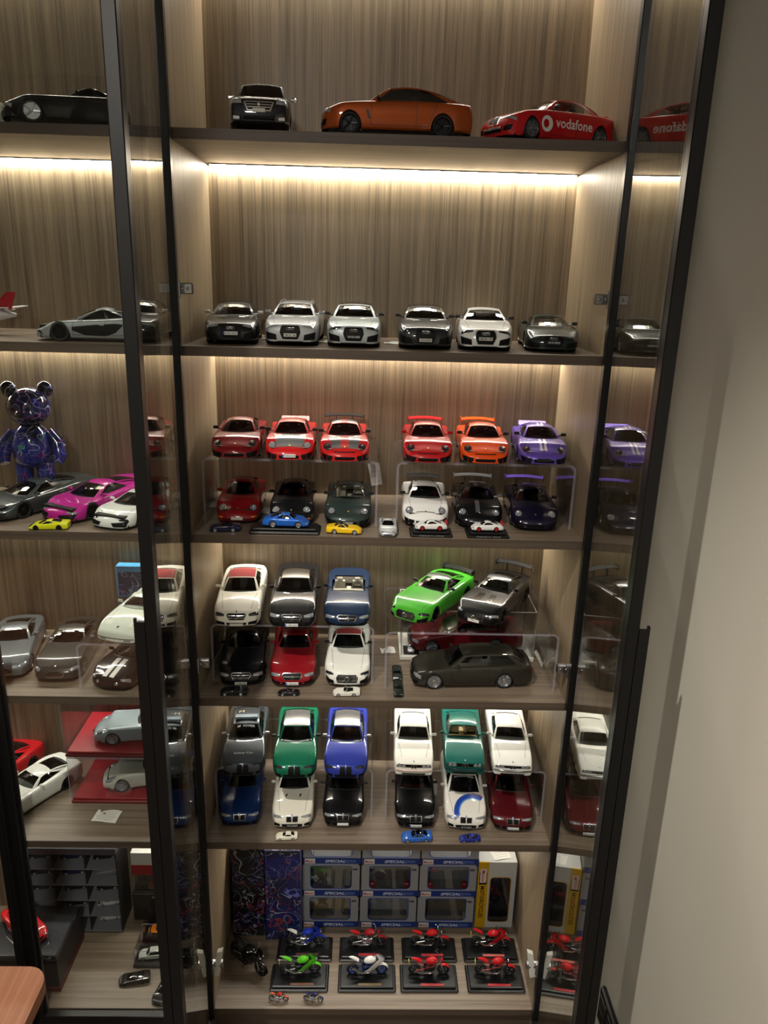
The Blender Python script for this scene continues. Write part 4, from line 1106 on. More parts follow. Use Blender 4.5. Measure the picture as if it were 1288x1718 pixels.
# ------------------------------------------------------------------ top shelf
Z1, Z2, Z3, Z4, Z5, Z6 = (SH[k] for k in range(1, 7)); RH = .142
WHITE = '#e4e4e0'; BK = '#08090b'
BLACKP = paint('#08090b'); REDP = paint('#a8131a'); ORANGEP = paint('#d8480c'); PURPLEP = paint('#5d47a0', .3); WHITEP = paint(WHITE)
DKCARBON = mat('#222425', .3, .2, .6); DARKRIM = mat('#1b1c1f', .3, .8); REDRIM = mat('#b3121a', .3); SOFTRED = mat('#8f2a2a', .85); ROOFGREY = mat('#6c6e70', .25, .4, 1.)
car('dark glossy off-road wagon model with chrome grille on the topmost shelf', 'suv', '#15171b', (-.247, .012, Z1), 4, 'suv', metal=.3, rim=SILVER, plate=('s', .62, .2), mirror=CHROME, roof=mat('#8a949c', .25, .5, 1.))
def holden(c, B):
    t = MB(); c.ribbon(t, 'right', [(1.42, .72), (1.50, .72)], [(1.50, .46), (1.58, .46)], .008, 4, 3); B(t, 'side_vent', BLACK)
car('burnt orange four-door sedan model standing side-on with black wheels', 'sedan', '#9c4612', (-.141, .062, Z1), -88, 'bmw', dims=dict(L=4.9, W=1.9, H=1.50, wb=2.95, ax=.92, ycowl=1.36, yhdr=2.12, yrh=3.45, yrb=4.58, zdeck=1.06, ztail=1.03, cp=.12, zbelt=.98, zbeltr=1.01, zhaunch=1.0, zfen=.94, zn=.80, zcowl=1.05, gx=.82, rx=.64, ftop=.12, rtop=.10, cf=.24, cr=.2), metal=.45, rim=DARKRIM, doorlines=4, extra=holden, mirror=BLACK, win=DARKWIN)
def racecar(c, B):
    decal_text(c, 'right', 'vodafone', mat('#d9d6d2', .5), 2.62, .60, 1.55, .30, bold=.012)
    t = MB(); c.oval(t, 'right', 1.48, .52, .24, .24, .010, 16); o = B(t, 'round_logo', mat('#d9d6d2', .5))
    t = MB(); c.oval(t, 'right', 1.44, .52, .12, .13, .016, 12); B(t, 'logo_drop', REDP, o)
    decal_text(c, 'front', 'vodafone', mat('#d9d6d2', .5), -.02, .34, .9, .10)
car('red racing sedan model with white lettering along its side and rear wing', 'sedan', '#b3161c', (.165, .03, Z1), -62, 'bmw', dims=dict(L=4.9, W=1.9, H=1.40, wb=2.9, flare=.04, zr=.09), rim=mat('#8b8d90', .3, .8), doorlines=3, wing=('low', REDP), extra=racecar, mirror=BLACK, win=CLEARWIN)
car('black low coupe model beside a second black one on the topmost closed shelf', 'gt', BK, (-.70, .03, Z1), -68, 'generic', metal=.2)
car('long black sedan model standing side-on on the topmost closed shelf', 'sedan', '#07070c', (-.745, .215, Z1), -86, 'generic', dims=dict(L=5.1, H=1.42), doorlines=4)
car('pale silver open roadster model on the topmost closed shelf', 'roadster', '#b9c0b4', (-.985, .10, Z1), -90, 'racer', metal=.5, open_top=True)
# ------------------------------------------------------------------ second shelf
AU = dict(L=4.98, W=1.95, H=1.47, zn=.76, zcowl=1.0, zfen=.90, zbelt=1.0, zbeltr=1.02, zhaunch=1.0, ycowl=1.35, yhdr=2.05, wb=2.92, ax=.95, flare=.03, wr=.36, arch=.41)
car('black compact sedan model with white mirrors and a pale license plate', 'sedan', '#0a0b0d', (-.313, .035, Z2), 5, 'audi', dims=dict(L=4.5, W=1.88, H=1.42, zn=.74, yrb=3.95), plate=('w', .56, .25), platetext='IN RU 6000', mirror=mat('#c8c9c9', .3, .3), rim=DARKRIM)
car('light grey performance wagon model with silver roof rails', 'wagon', '#a5a8aa', (-.199, .038, Z2), 0, 'audi', dims=AU | dict(yrh=4.3, yrb=4.75), metal=.3, rails=True, plate=('s', .52, .22), platetext='RS 6', mirror=SILVER, rim=DARKRIM)
car('pale silver wide-body wagon model with a black roof and black mirrors', 'wagon', '#a9b2b2', (-.077, .033, Z2), 0, 'audi', dims=AU | dict(yrh=4.3, yrb=4.75), metal=.45, roof=GLOSSBLACK, plate=('k', .52, .25), platetext='IN RS 6000', mirror=BLACK, lights=LAMPDARK, rim=DARKRIM)
car('dark grey wide-body wagon model with black trim and pale plate', 'wagon', '#2a2c2d', (.062, .028, Z2), -2, 'audi', dims=AU | dict(yrh=4.3, yrb=4.75), metal=.5, roof=GLOSSBLACK, plate=('s', .46, .22), platetext='RS 6 AVANT', mirror=BLACK, lights=LAMPDARK, rim=DARKRIM)
car('white four-door coupe model with a large silver-framed grille', 'sedan', WHITE, (.178, .030, Z2), -5, 'audi_frame', dims=AU | dict(H=1.42, yrh=3.2, yrb=4.45, cp=.2), plate=('s', .58, .24), platetext='RS 7', mirror=BLACK, lights=LAMPDARK, rim=DARKRIM)
car('dark green mid-engined sports car model with silver wheels', 'super', '#1d2a26', (.312, .040, Z2), -6, 'r8', dims=dict(L=4.43, W=1.93, H=1.24, zn=.60, zcowl=.84, zfen=.80, zbelt=.84, zbeltr=.88, zhaunch=.90, zdeck=.94, ztail=.86, ftop=.18, bow=.22, gx=.74, rx=.55), metal=.4, plate=('k', .60, .24), platetext='IN R 8000', rim=CHROME)
P1 = dict(L=4.6, W=1.98, H=1.18, ax=1.0, wb=2.67, cp=.24, ycowl=1.25, yhdr=2.15, yrh=2.7, yrb=3.9)
def mclaren(c, B):
    t = MB(); c.ribbon(t, 'right', [(1.45, .52), (2.2, .60), (3.0, .66), (3.25, .62)], [(1.45, .40), (1.9, .24), (2.6, .22), (2.95, .34)], .008, 12, 5); B(t, 'side_scoop', GLOSSBLACK)
    t = MB(); c.ribbon(t, 'front', [(-.3, .30), (.3, .30)], [(-.3, .16), (.3, .16)], .01); B(t, 'air_intake', GRILLE)
car('silver mid-engined supercar model side-on with black side scoop', 'super', '#8e9596', (-.690, .075, Z2), -88, 'lfa', dims=P1 | dict(scl=1/18.6), metal=.6, rim=DARKRIM, extra=mclaren, doorlines=3)
# airliner model: only its tail end shows past the door stile
a = thing('model_airplane', 'white airliner model with red tail fin on the closed cabinet shelf', 'model airplane', (-.90, .15, Z2))
MB().lathe([(.0, -.13), (.012, -.11), (.018, -.07), (.018, .05), (.012, .10), (.003, .135)], (0, 0, .040), 'x', 14).build('fuselage', mat('#d8d9da', .3, 0, .5), a)
MB().poly([(.085, -.0015, .050), (.125, -.0015, .050), (.137, -.0015, .085), (.118, -.0015, .085)], (0, .003, 0)).build('tail_fin', mat('#a8121e', .35), a)
for s in (-1, 1):
    MB().poly([(-.03, s*.01, .035), (.02, s*.01, .035), (.075, s*.13, .043), (.055, s*.13, .043)], (0, 0, .003)).build('wing', mat('#c9ccd0', .3, .3), a)
    MB().poly([(.095, s*.006, .051), (.12, s*.006, .051), (.14, s*.045, .055), (.128, s*.045, .055)], (0, 0, .002)).build('tailplane', mat('#d8d9da', .3), a)
    MB().lathe([(.0, -.02), (.008, -.018), (.008, .012), (.004, .02)], (-.015, s*.05, .027), 'x', 10).build('engine', mat('#c2c5c9', .3, .3), a)
MB().box(-.03, .03, -.02, .02, 0, .004, .001).tube([(0, 0, .003), (0, 0, .026)], .003, 6).build('stand', SILVER, a)

# ------------------------------------------------------------------ third shelf: twelve rear-engined coupes and risers
stand(-.388, -.022, .075, .30, Z3, RH, 'clear acrylic riser under the three red coupes with a red wing beside')
stand(.016, .392, .075, .30, Z3, RH, 'clear acrylic riser under the red, orange and purple coupes')
U3 = Z3+RH+.0005
NG = 'rear-engined coupe models'
N2 = dict(W=1.86, flare=.05)
car('dark cherry red coupe model with black round headlights on the riser', 'nine', '#7d1218', (-.314, .036, U3), 2, 'nine_new', mirror=BLACK, group=NG, rim=SILVER)
car('red coupe model with silver-grey hood and pale plate on the riser', 'nine', '#b8181a', (-.203, .030, U3), 2, 'nine', hoodcol=mat('#7d8383', .25, .5, 1.), wing=('duck', REDP), plate=('w', .52, .24), platetext='PORSCHE', mirror=BLACK, group=NG, dims=N2, rim=SILVER)
def rs2(c, B):
    for x in (-.34, .34):
        t = MB(); c.oval(t, 'top', x, .95, .07, .05, .012, 8); B(t, 'hood_duct', BLACK)
car('red coupe model with carbon hood, red centre stripe and high wing', 'nine', '#b8181a', (-.091, .026, U3), 2, 'nine_gt', hoodcol=CARBON, roof=CARBON, stripe=[(REDP, -.15, .15, .32, 1.22), (REDP, -.13, .13, 1.90, 2.6)], wing=('high', DKCARBON), mirror=BLACK, group=NG, dims=N2, extra=rs2, rim=DARKRIM)
car('bright red coupe model with red rear wing on the riser', 'nine', '#a81218', (.077, .030, U3), -2, 'nine_gt', wing=('low', REDP), group=NG, dims=N2, rim=DARKRIM)
car('orange coupe model with orange rear wing on the riser', 'nine', '#d8480c', (.194, .034, U3), -3, 'nine_gt', wing=('low', ORANGEP), group=NG, dims=N2, rim=DARKRIM, mirror=BLACK)
car('purple coupe model with twin silver stripes over hood and roof', 'nine', '#5d47a0', (.314, .038, U3), -5, 'nine_new', metal=.3, stripe=[(mat('#c8c4d4', .3, .3, 1.), -.13, -.04, .3, 1.25), (mat('#c8c4d4', .3, .3, 1.), .04, .13, .3, 1.25), (mat('#c8c4d4', .3, .3, 1.), -.12, -.04, 1.92, 2.6), (mat('#c8c4d4', .3, .3, 1.), .04, .12, 1.92, 2.6)], wing=('duck', PURPLEP), plate=('k', .52, .24), mirror=BLACK, group=NG, dims=N2, rim=DARKRIM)
OLD = dict(L=4.25, W=1.70, H=1.31, cf=.20, zn=.58)
car('old deep red coupe model with silver round headlights under the riser', 'nine', '#7a0d14', (-.316, .060, Z3), 3, 'nine_old', dims=OLD, plate=('s', .50, .22), group=NG)
car('old black coupe model with silver round headlights under the riser', 'nine', '#0a0c0e', (-.203, .052, Z3), 2, 'nine_old', dims=OLD, group=NG)
car('dark grey-green coupe model with pale interior under the riser', 'nine', '#2c3836', (-.084, .046, Z3), 0, 'nine', metal=.4, plate=('k', .48, .22), platetext='PORSCHE', inside=CREAM, win=CLEARWIN, group=NG)
car('white coupe model with thin black rear wing under the riser', 'nine', WHITE, (.080, .060, Z3), -2, 'nine', wing=('low', DKCARBON), group=NG, mirror=BLACK, rim=SILVER, stripe=[(BLACK, -.35, .35, .30, .335)])
car('black coupe model with silver hood stripe and pale high wing', 'nine', BK, (.194, .056, Z3), -3, 'nine', wing=('high', SILVER), stripe=[(SILVER, -.14, .02, .38, 1.20), (SILVER, -.14, .02, 1.92, 2.55)], plate=('w', .50, .24), platetext='PORSCHE', mirror=SILVER, group=NG, dims=N2)
car('dark violet coupe model with purple high wing under the riser', 'nine', '#130e26', (.312, .050, Z3), -4, 'nine', metal=.3, wing=('high', PURPLEP), group=NG, dims=N2, rim=CHROME)
# minis on the third shelf
def mini(label, pre, col, x, y, z, yaw, scl, **k):
    d = dict(k.pop('dims', {})); d['scl'] = scl
    return car(label, pre, col, (x, y, z), yaw, k.pop('face', 'mini'), lod=k.pop('lod', 0), dims=d, name='miniature_car', cat='miniature car', at='mid', tail=False, **k)
mini('tiny dark blue open racer model at the front of the third shelf', 'roadster', '#10143c', -.335, .028, Z3, -85, 1/72, rim=SILVER, metal=.3, open_top=True, lod=1)
plinth(-.284, -.140, .004, .062, Z3, 'long black plinth carrying the small blue coupe', h=.012)
mini('small mid-blue coupe model on a black plinth, facing the wall', 'nine', '#1c58b0', -.210, .034, Z3+.012, 88, 1/46, metal=.3, rim=SILVER)
mini('tiny yellow roadster with black soft top facing the wall', 'roadster', '#e0b80c', -.090, .030, Z3, 86, 1/62, roof=BLACK)
mini('tiny silver coupe facing the room between the two risers', 'nine', '#b4b8ba', 0., .047, Z3, 0, 1/48, metal=.6)
for x, lab in ((.089, 'tiny white coupe with red wheels on plinth before the white coupe'), (.206, 'tiny white coupe with red wheels on plinth before the black winged coupe')):
    p = plinth(x-.044, x+.044, .006, .060, Z3, lab.replace('tiny white coupe with red wheels on plinth', 'small lettered black plinth with tiny white coupe'), h=.010)
    lettering('PORSCHE 911 GT3 RS', mat('#9a9a9a', .5), p, face_front(0, -.0275, .0042), width=.05, height=.0028)
    mini(lab, 'nine', WHITE, x, .036, Z3+.010, -88, 1/66, rim=REDRIM, wing=('low', REDP), group='tiny white coupes with red wheels')
# closed cabinet, third shelf
LB = dict(scl=1/18)
car('dark grey wedge supercar model in front of the bear figure', 'super', '#33393a', (-.840, .060, Z3), -30, 'lambo', metal=.5, rim=DARKRIM, lights=LAMP, dims=dict(zn=.44))
car('magenta wedge supercar model between a grey and a white one', 'super', '#a8177e', (-.696, .056, Z3), -28, 'lambo', rim=DARKRIM, lights=LAMP, roof=paint('#a8177e'), mirror=paint('#a8177e'))
car('white low supercar model with black front lip beside the magenta one', 'super', '#d2d6d2', (-.574, .014, Z3), -20, 'lambo', rim=DARKRIM, dims=dict(H=1.12, scl=1/20))
mini('small yellow wedge supercar at the front of the closed shelf', 'super', '#c8c80e', -.690, .022, Z3, -84, 1/60, rim=DARKRIM)
# bear figure: a plain generic bear in glossy black with blue marbling
BEARM = doodle_mat('marbled_gloss', '#0a0b14', '#1d2470', 4.2)
for nd in BEARM.node_tree.nodes:
    if nd.type == 'BSDF_PRINCIPLED': nd.inputs['Roughness'].default_value = .12; nd.inputs['Coat Weight'].default_value = .8
b = thing('bear_figure', 'glossy dark bear figure with blue and white scribbles behind the grey supercar', 'figurine', (-.80, .235, Z3), .15)
MB().lathe([(0, .075), (.028, .078), (.042, .095), (.045, .125), (.036, .158), (.022, .172)], n=20).build('torso', BEARM, b)
hd = MB().ball((0, 0, .212), (.047, .044, .043), 20, 12).build('head', BEARM, b)
MB().ball((0, -.040, .200), (.020, .016, .014), 12, 8).build('muzzle', BEARM, hd); MB().ball((0, -.055, .206), (.006, .004, .004), 8, 6).build('nose', mat('#0b0b0c', .2), hd)
for s in (-1, 1):
    MB().ball((s*.038, 0, .250), (.018, .011, .018), 12, 8).build('ear', BEARM, hd)
    MB().tube([(s*.036, 0, .156), (s*.055, -.004, .130), (s*.060, -.014, .102), (s*.056, -.022, .088)], [.013, .016, .015, .011], 10).build('arm', BEARM, b)
    MB().tube([(s*.022, 0, .090), (s*.024, 0, .04), (s*.024, -.006, .0)], [.020, .020, .022], 12).build('leg', BEARM, b)

# ------------------------------------------------------------------ fourth shelf
stand(-.385, -.022, .075, .30, Z4, RH, 'clear acrylic riser under the white, black and blue luxury cars')
stand(.002, .386, .050, .30, Z4, RH, 'clear acrylic riser under the green and black winged coupes')
U4 = Z4+RH+.0005
MC = dict(L=4.7, W=1.85, H=1.40, zn=.72)
car('white convertible model with closed dark red soft top on the riser', 'coupe', '#dcd9cc', (-.322, .046, U4), 3, 'merc', roof=SOFTRED, dims=MC, plate=('s', .30, .26), rim=SILVER, lights=LAMPDARK)
car('black luxury coupe model with bright chrome grille on the riser', 'coupe', '#121316', (-.203, .046, U4), 1, 'merc', roof=mat('#4a4640', .3, .3, 1.), plate=('w', .34, .26), platetext='S MB 5004', dims=dict(L=5.0, W=1.9, H=1.41), rim=SILVER)
car('dark blue open roadster model with cream seats on the riser', 'roadster', '#142844', (-.083, .052, U4), 0, 'merc_one', metal=.4, open_top=True, inside=CREAM, win=CLEARWIN, rim=SILVER)
car('bright green sports coupe model with carbon roof and rear wing', 'gt', '#3f9a28', (.045, .090, U4), -35, 'amg', roof=ROOFGREY, wing=('low', DKCARBON), rim=DARKRIM, mirror=BLACK, lights=LAMPDARK)
car('black sports coupe model with vented hood and very tall wing', 'gt', '#0d0e10', (.198, .082, U4), -31, 'amg', roof=CARBON, wing=('tall', DKCARBON), rim=DARKRIM, plate=('w', .40, .24), stripe=[(GLOSSBLACK, -.38, -.12, .75, 1.45), (GLOSSBLACK, .12, .38, .75, 1.45)])
car('black roadster model with closed roof below the white convertible', 'roadster', '#0a0a0f', (-.316, .044, Z4), 4, 'merc', dims=dict(H=1.30, zn=.68, yrb=3.7), plate=('s', .34, .24), platetext='S MB 5001', rim=SILVER)
car('deep red wide-body coupe model with silver headlights under the riser', 'roadster', '#80101a', (-.203, .046, Z4), 2, 'merc_one', dims=dict(H=1.30, zn=.68, flare=.05, W=1.92, yrb=3.9), plate=('w', .34, .26), platetext='S MB 6501', rim=DARKRIM)
car('white roadster model with red soft top and barred grille under the riser', 'roadster', '#dfe0d8', (-.081, .050, Z4), 0, 'amg', roof=SOFTRED, dims=dict(H=1.34, zn=.72, L=4.7), lights=LAMPDARK, mirror=BLACK, rim=DARKRIM)
# white plinth with clear cover holding the dark red coupe
wp = thing('display_case', 'white-based clear display case behind the olive wagon', 'display case', (.205, .252, Z4))
MB().box(-.163, .163, -.066, .066, 0, .012, .002).build('base', mat('#c9c8bb', .5), wp)
CV = MB()
for q in ((-.160, .160, -.063, -.0605, .012, .130), (-.160, .160, .0605, .063, .012, .130), (-.160, -.1575, -.0605, .0605, .012, .130), (.1575, .160, -.0605, .0605, .012, .130)): CV.box(*q)
CV.build('cover', ACRYL, wp)
for x in (-.160, .160):
    for y in (-.063, .063): MB().tube([(x, y, .012), (x, y, .130)], .0012, 4).build('cover_edge', EDGEM, wp)
for a_, c_ in (((-.16, -.063, .13), (.16, -.063, .13)), ((-.16, .063, .13), (.16, .063, .13)), ((-.16, -.063, .13), (-.16, .063, .13)), ((.16, -.063, .13), (.16, .063, .13))):
    MB().tube([a_, c_], .0014, 4).build('cover_edge', mat('#c9c8bb', .5), wp)
car('dark red luxury coupe model inside the white-based display case', 'coupe', '#5c0d14', (.205, .256, Z4+.012), -84, 'merc', at='mid', dims=dict(L=5.07, W=1.87, H=1.36), rim=SILVER, doorlines=3)
plinth(.052, .090, .192, .238, Z4+.012, 'tiny dark plinth inside the white-based display case', h=.004)
mini('tiny silver coupe on dark plinth inside the white-based case', 'gt', '#b4b8ba', .071, .214, Z4+.016, -4, 1/110, metal=.6)
car('olive grey shooting-brake wagon model standing side-on under the riser', 'wagon', '#2b2922', (.063, .098, Z4), -87, 'merc', metal=.45, dims=dict(L=4.96, W=1.88, H=1.42, wb=2.87, ax=.88, yrh=4.15, yrb=4.75, rx=.58, cp=.12, spokes=10), rim=SILVER, doorlines=4)
mini('tiny black open car in front of the black roadster', 'roadster', '#0c0c0e', -.328, .022, Z4, -87, 1/76, open_top=True, lod=1, rim=SILVER)
mini('tiny black coupe in front of the red wide-body coupe', 'nine', '#0c0c0e', -.208, .022, Z4, -87, 1/92, rim=SILVER)
mini('tiny white open roadster with dark seats on the fourth shelf', 'roadster', '#d8d8cc', -.081, .026, Z4, -87, 1/76, open_top=True, lod=1, rim=SILVER)
mini('tiny dark green saloon parked nearer the risers on the fourth shelf', 'classic', '#14231c', .033, .110, Z4, 0, 1/76, rim=SILVER)
mini('tiny dark green saloon parked nearer the shelf edge of the fourth shelf', 'classic', '#14231c', .033, .042, Z4, 0, 1/80, rim=SILVER)
slip(.015, .235, Z4, 8, .035, .03, 'white note lying behind the dark green miniatures'); slip(.368, .150, Z4+.03, 70, .02, .04, 'white note leaning at the clear riser by the olive wagon', 60)
# closed cabinet, fourth shelf
car('dark silver sports coupe model next to a charcoal one behind glass', 'gt', '#5a6064', (-.845, .060, Z4), 12, 'aston', metal=.6, rim=SILVER)
car('charcoal sports coupe model with slim silver headlights behind glass', 'gt', '#33332f', (-.728, .052, Z4), 4, 'aston', metal=.55, roof=mat('#4a4a46', .2, .3, 1.), rim=SILVER, mirror=SILVER)
stand(-.668, -.470, .035, .31, Z4, .110, 'clear acrylic riser under the white wedge-nosed coupe')
car('white wedge-nosed coupe model with pop-up headlight covers on a riser', 'coupe', '#c8d2c6', (-.580, .026, Z4+.1105), -14, 'wedge', dims=dict(L=4.48, W=1.80, H=1.19, zn=.56, zcowl=.86, zfen=.78, zbelt=.84, zbeltr=.88, zhaunch=.9, zdeck=.92, ztail=.86, gx=.78, rx=.60, ycowl=1.55, yhdr=2.2, yrh=2.75, yrb=3.9, zr=.15, ftop=.02, cf=.12, bow=.14), win=CLEARWIN, inside=mat('#77797a', .6), rim=SILVER)
car('black low racing coupe model with twin white stripes under the riser', 'super', '#0a0b0c', (-.605, .024, Z4), -16, 'fordgt', dims=dict(L=4.1, W=1.85, H=1.06, zn=.56, zcowl=.78, scl=1/17), stripe=[(WHITEP, -.24, -.05, .12, 1.15), (WHITEP, .05, .24, .12, 1.15), (WHITEP, -.22, -.05, 2.2, 2.7), (WHITEP, .05, .22, 2.2, 2.7)], rim=SILVER, plate=('k', .36, .2))
bb = thing('gift_box', 'light blue box with dark blue seascape print on the riser', 'box', (-.575, .298, Z4+.1105))
MB().box(-.08, .08, -.012, .012, 0, .082, .002).build('carton', mat('#3f86b4', .4), bb); MB().box(-.075, .075, -.0128, -.012, .004, .066).build('picture', doodle_mat('sea_print', '#123a5a', '#2b6a8c', 9.1), bb)

# ------------------------------------------------------------------ fifth shelf
stand(-.392, -.016, .085, .30, Z5, RH, 'clear acrylic riser under the grey, green and blue sedans')
stand(.014, .398, .085, .30, Z5, RH, 'clear acrylic riser under the three older angular cars')
U5 = Z5+RH+.0005
M3 = dict(L=4.6, W=1.83, H=1.42, flare=.03)
def safety(c, B):
    t = MB(); zt = c.H+.035; t.box(-.5, .5, c.yhdr+.25-c.L/2, c.yhdr+.55-c.L/2, c.H-.02, zt+.05, .03); B(t, 'light_bar', mat('#8aa0b4', .15, .3, 1.))
    decal_text(c, 'top', 'Safety Car', mat('#b9bcbc', .5), 0, .62, .80, .12)
    decal_text(c, 'top', 'POWER', mat('#cdd2d8', .5), .14, c.yhdr-.12, .5, .10, off=.02); decal_text(c, 'top', 'M', mat('#cdd2d8', .5), -.28, c.yhdr-.12, .16, .10, off=.02, shear=.3, bold=.03)
    decal_text(c, 'top', 'M', mat('#d8cfae', .5), -.25, c.yhdr+.9, .22, .2, off=.01)
car('grey safety car model with roof light bar and hood lettering', 'sedan', '#3a4046', (-.318, .040, U5), 4, 'bmw_tall', dims=M3, metal=.5, extra=safety, mirror=SILVER, rim=DARKRIM)
car('emerald green sedan model with dark grey roof on the riser', 'sedan', '#0a5f45', (-.199, .034, U5), 2, 'bmw_tall', dims=M3 | dict(W=1.88), metal=.3, roof=ROOFGREY, mirror=BLACK, rim=DARKRIM)
car('royal blue sedan model with dark grey roof and orange seats', 'sedan', '#27358f', (-.081, .036, U5), 0, 'bmw_tall', dims=M3 | dict(W=1.88), metal=.3, roof=ROOFGREY, mirror=SILVER, inside=mat('#8a3a1c', .6), rim=DARKRIM)
wh2 = mat('#c9b7a8', .4)
car('white angular vintage coupe model with thin pillars on the riser', 'classic', '#dcdcd4', (.077, .050, U5), -2, 'bmw_old', lights=mat('#cbb9ae', .35), win=WINDOW, rim=CHROME, dims=dict(gx=.84, rx=.70))
car('teal saloon model with tan interior and four round lamps', 'classic', '#115a52', (.197, .056, U5), -3, 'bmw_old', metal=.3, dims=dict(L=4.7, W=1.75, H=1.40), inside=TAN, win=CLEARWIN, rim=SILVER, lights=paint('#0d2f30'))
car('white angular grand-touring coupe model beside the teal saloon', 'classic', '#dedfd9', (.309, .054, U5), -4, 'bmw_old', dims=dict(L=4.75, W=1.73, H=1.36, zn=.70, ftop=-.06), win=WINDOW, rim=SILVER, lights=CHROME)
car('dark blue coupe model under the grey safety car', 'coupe', '#0d2a5c', (-.330, .046, Z5), 4, 'bmw', dims=dict(L=4.5, W=1.78, H=1.38), metal=.3, rim=SILVER)
def e92(c, B):
    for x in (-.30, .30):
        t = MB(); c.ribbon(t, 'top', [(x-.05, 1.05), (x+.02, 1.05)], [(x-.01, 1.22), (x+.06, 1.22)], .008, 3, 2); B(t, 'hood_vent', BLACK)
car('cream white coupe model with hood vents below the green sedan', 'coupe', '#d8d5c6', (-.206, .042, Z5), 2, 'bmw', dims=dict(L=4.6, W=1.80, H=1.38), extra=e92, plate=('k', .38, .26), platetext='M3 COUPE', rim=DARKRIM)
car('black sedan model with glossy hood below the blue sedan', 'sedan', '#08080a', (-.086, .048, Z5), 0, 'bmw', dims=M3, plate=('w', .40, .24), rim=DARKRIM, mirror=BLACK)
car('black coupe model below the white vintage coupe', 'coupe', '#070708', (.087, .046, Z5), -1, 'bmw', dims=M3, plate=('w', .36, .26), platetext='M AW 6001', rim=DARKRIM, inside=REDLEATHER)
BLUEST = mat('#1f3f9c', .35, 0, 1.); LBLUE = mat('#4f8fd0', .35, 0, 1.); REDST = mat('#b32030', .35, 0, 1.)
def e60(c, B):
    def band(rx0, ry0, rx1, ry1, m, a0, a1):
        up = [(.34+rx0*math.cos(math.radians(a0+(a1-a0)*k/14)), .28+ry0*math.sin(math.radians(a0+(a1-a0)*k/14))) for k in range(15)]
        lo = [(.34+rx1*math.cos(math.radians(a0+(a1-a0)*k/14)), .28+ry1*math.sin(math.radians(a0+(a1-a0)*k/14))) for k in range(15)]
        t = MB(); c.ribbon(t, 'top', up, lo, .010, 18, 4); B(t, 'stripe', m)
    band(.86, 1.02, .66, .78, BLUEST, 58, 192); band(.66, .78, .60, .71, LBLUE, 62, 188); band(.90, 1.06, .86, 1.02, REDST, 58, 92)
    decal_text(c, 'top', 'BMW M DRIVER TRAINING', mat('#c8c8c8', .5), 0, c.yhdr-.10, .85, .07, off=.02)
car('white saloon model with blue curved hood stripe below the teal saloon', 'sedan', '#dedbd2', (.207, .044, Z5), -2, 'bmw', dims=dict(L=4.85, W=1.85, H=1.46, zn=.70), plate=('k', .34, .26), platetext='M 5 4501', extra=e60, rim=SILVER)
car('burgundy coupe model with dark roof below the white grand tourer', 'coupe', '#4f0d14', (.318, .040, Z5), -4, 'bmw', metal=.3, dims=dict(L=4.85, W=1.86, H=1.37, zn=.70), plate=('w', .36, .26), platetext='M MR 6000', roof=GLOSSBLACK, rim=SILVER)
mini('tiny white coupe with black windows on the fifth shelf', 'coupe', '#dddac6', -.216, .018, Z5, -86, 1/92, rim=SILVER)
mini('small light blue coupe with black roof at the fifth shelf edge', 'coupe', '#2c5fb4', .088, .018, Z5, -86, 1/66, rim=SILVER, roof=GLOSSBLACK)
mini('tiny dark blue sedan at the fifth shelf edge', 'sedan', '#16267c', .213, .016, Z5, -86, 1/92, rim=SILVER)
slip(.145, .20, Z5+.006, 80, .05, .022, 'white note standing between the black coupe and striped saloon', 50)
# closed cabinet, fifth shelf: two stacked cases on red bases
REDBASE = mat('#8f101c', .45)
def acase(x0, x1, y0, y1, z, h, label):
    r = thing('display_case', label, 'display case', ((x0+x1)/2, (y0+y1)/2, z)); w, d = (x1-x0)/2, (y1-y0)/2
    MB().box(-w, w, -d, d, 0, .008, .002).build('base', mat('#6a0c14', .4), r); MB().box(-w+.004, w-.004, -d+.004, d-.004, .008, .014, .001).build('red_deck', REDBASE, r)
    m = MB(); t = .003
    for q in ((-w, w, -d, -d+t, .014, h), (-w, w, d-t, d, .014, h), (-w, -w+t, -d+t, d-t, .014, h), (w-t, w, -d+t, d-t, .014, h), (-w, w, -d, d, h, h+t)): m.box(*q)
    m.build('cover', ACRYL, r)
    for sx in (-w, w):
        for sy in (-d, d): MB().tube([(sx, sy, .014), (sx, sy, h)], .0013, 4).build('cover_edge', EDGEM, r)
    MB().box(-w, w, -d-.0005, -d+.003, h, h+.0035).build('cover_edge', EDGEM, r)
    return r
acase(-.757, -.455, .132, .318, Z5, .128, 'lower clear case on red base holding a cream vintage coupe')
acase(-.760, -.455, .132, .318, Z5+.1315, .185, 'upper clear case on red base holding a silver vintage racer')
VR = dict(L=4.35, W=1.70, H=1.12, zn=.62, zcowl=.86, zfen=.84, zbelt=.84, zbeltr=.86, zhaunch=.88, zdeck=.90, ztail=.72, ycowl=1.9, yhdr=2.3, yrh=2.8, yrb=3.4, cf=.3, bow=.26, ftop=.3, rn=.12, cr=.26, rtop=.2, wr=.33, arch=.37, spokes=12)
car('silver vintage open racer model with red seats in the upper case', 'roadster', '#8f9da0', (-.590, .215, Z5+.1455), -82, 'racer', at='mid', metal=.6, open_top=True, inside=mat('#8f1a20', .6), dims=VR, rim=SILVER, doorlines=3)
car('cream vintage coupe model with side vents in the lower case', 'gt', '#b9bcae', (-.580, .215, Z5+.014), -78, 'racer', at='mid', dims=dict(L=4.3, W=1.68, H=1.21, zn=.58, cf=.3, bow=.26, ftop=.3, rn=.1, spokes=12, zcowl=.86, zfen=.82, ycowl=1.75), rim=SILVER, doorlines=3)
car('white long-nosed supercar model angled beside the red-based cases', 'gt', '#d6d8d2', (-.930, .048, Z5), -32, 'lfa', dims=dict(L=4.5, W=1.9, H=1.22, zn=.60), rim=DARKRIM)
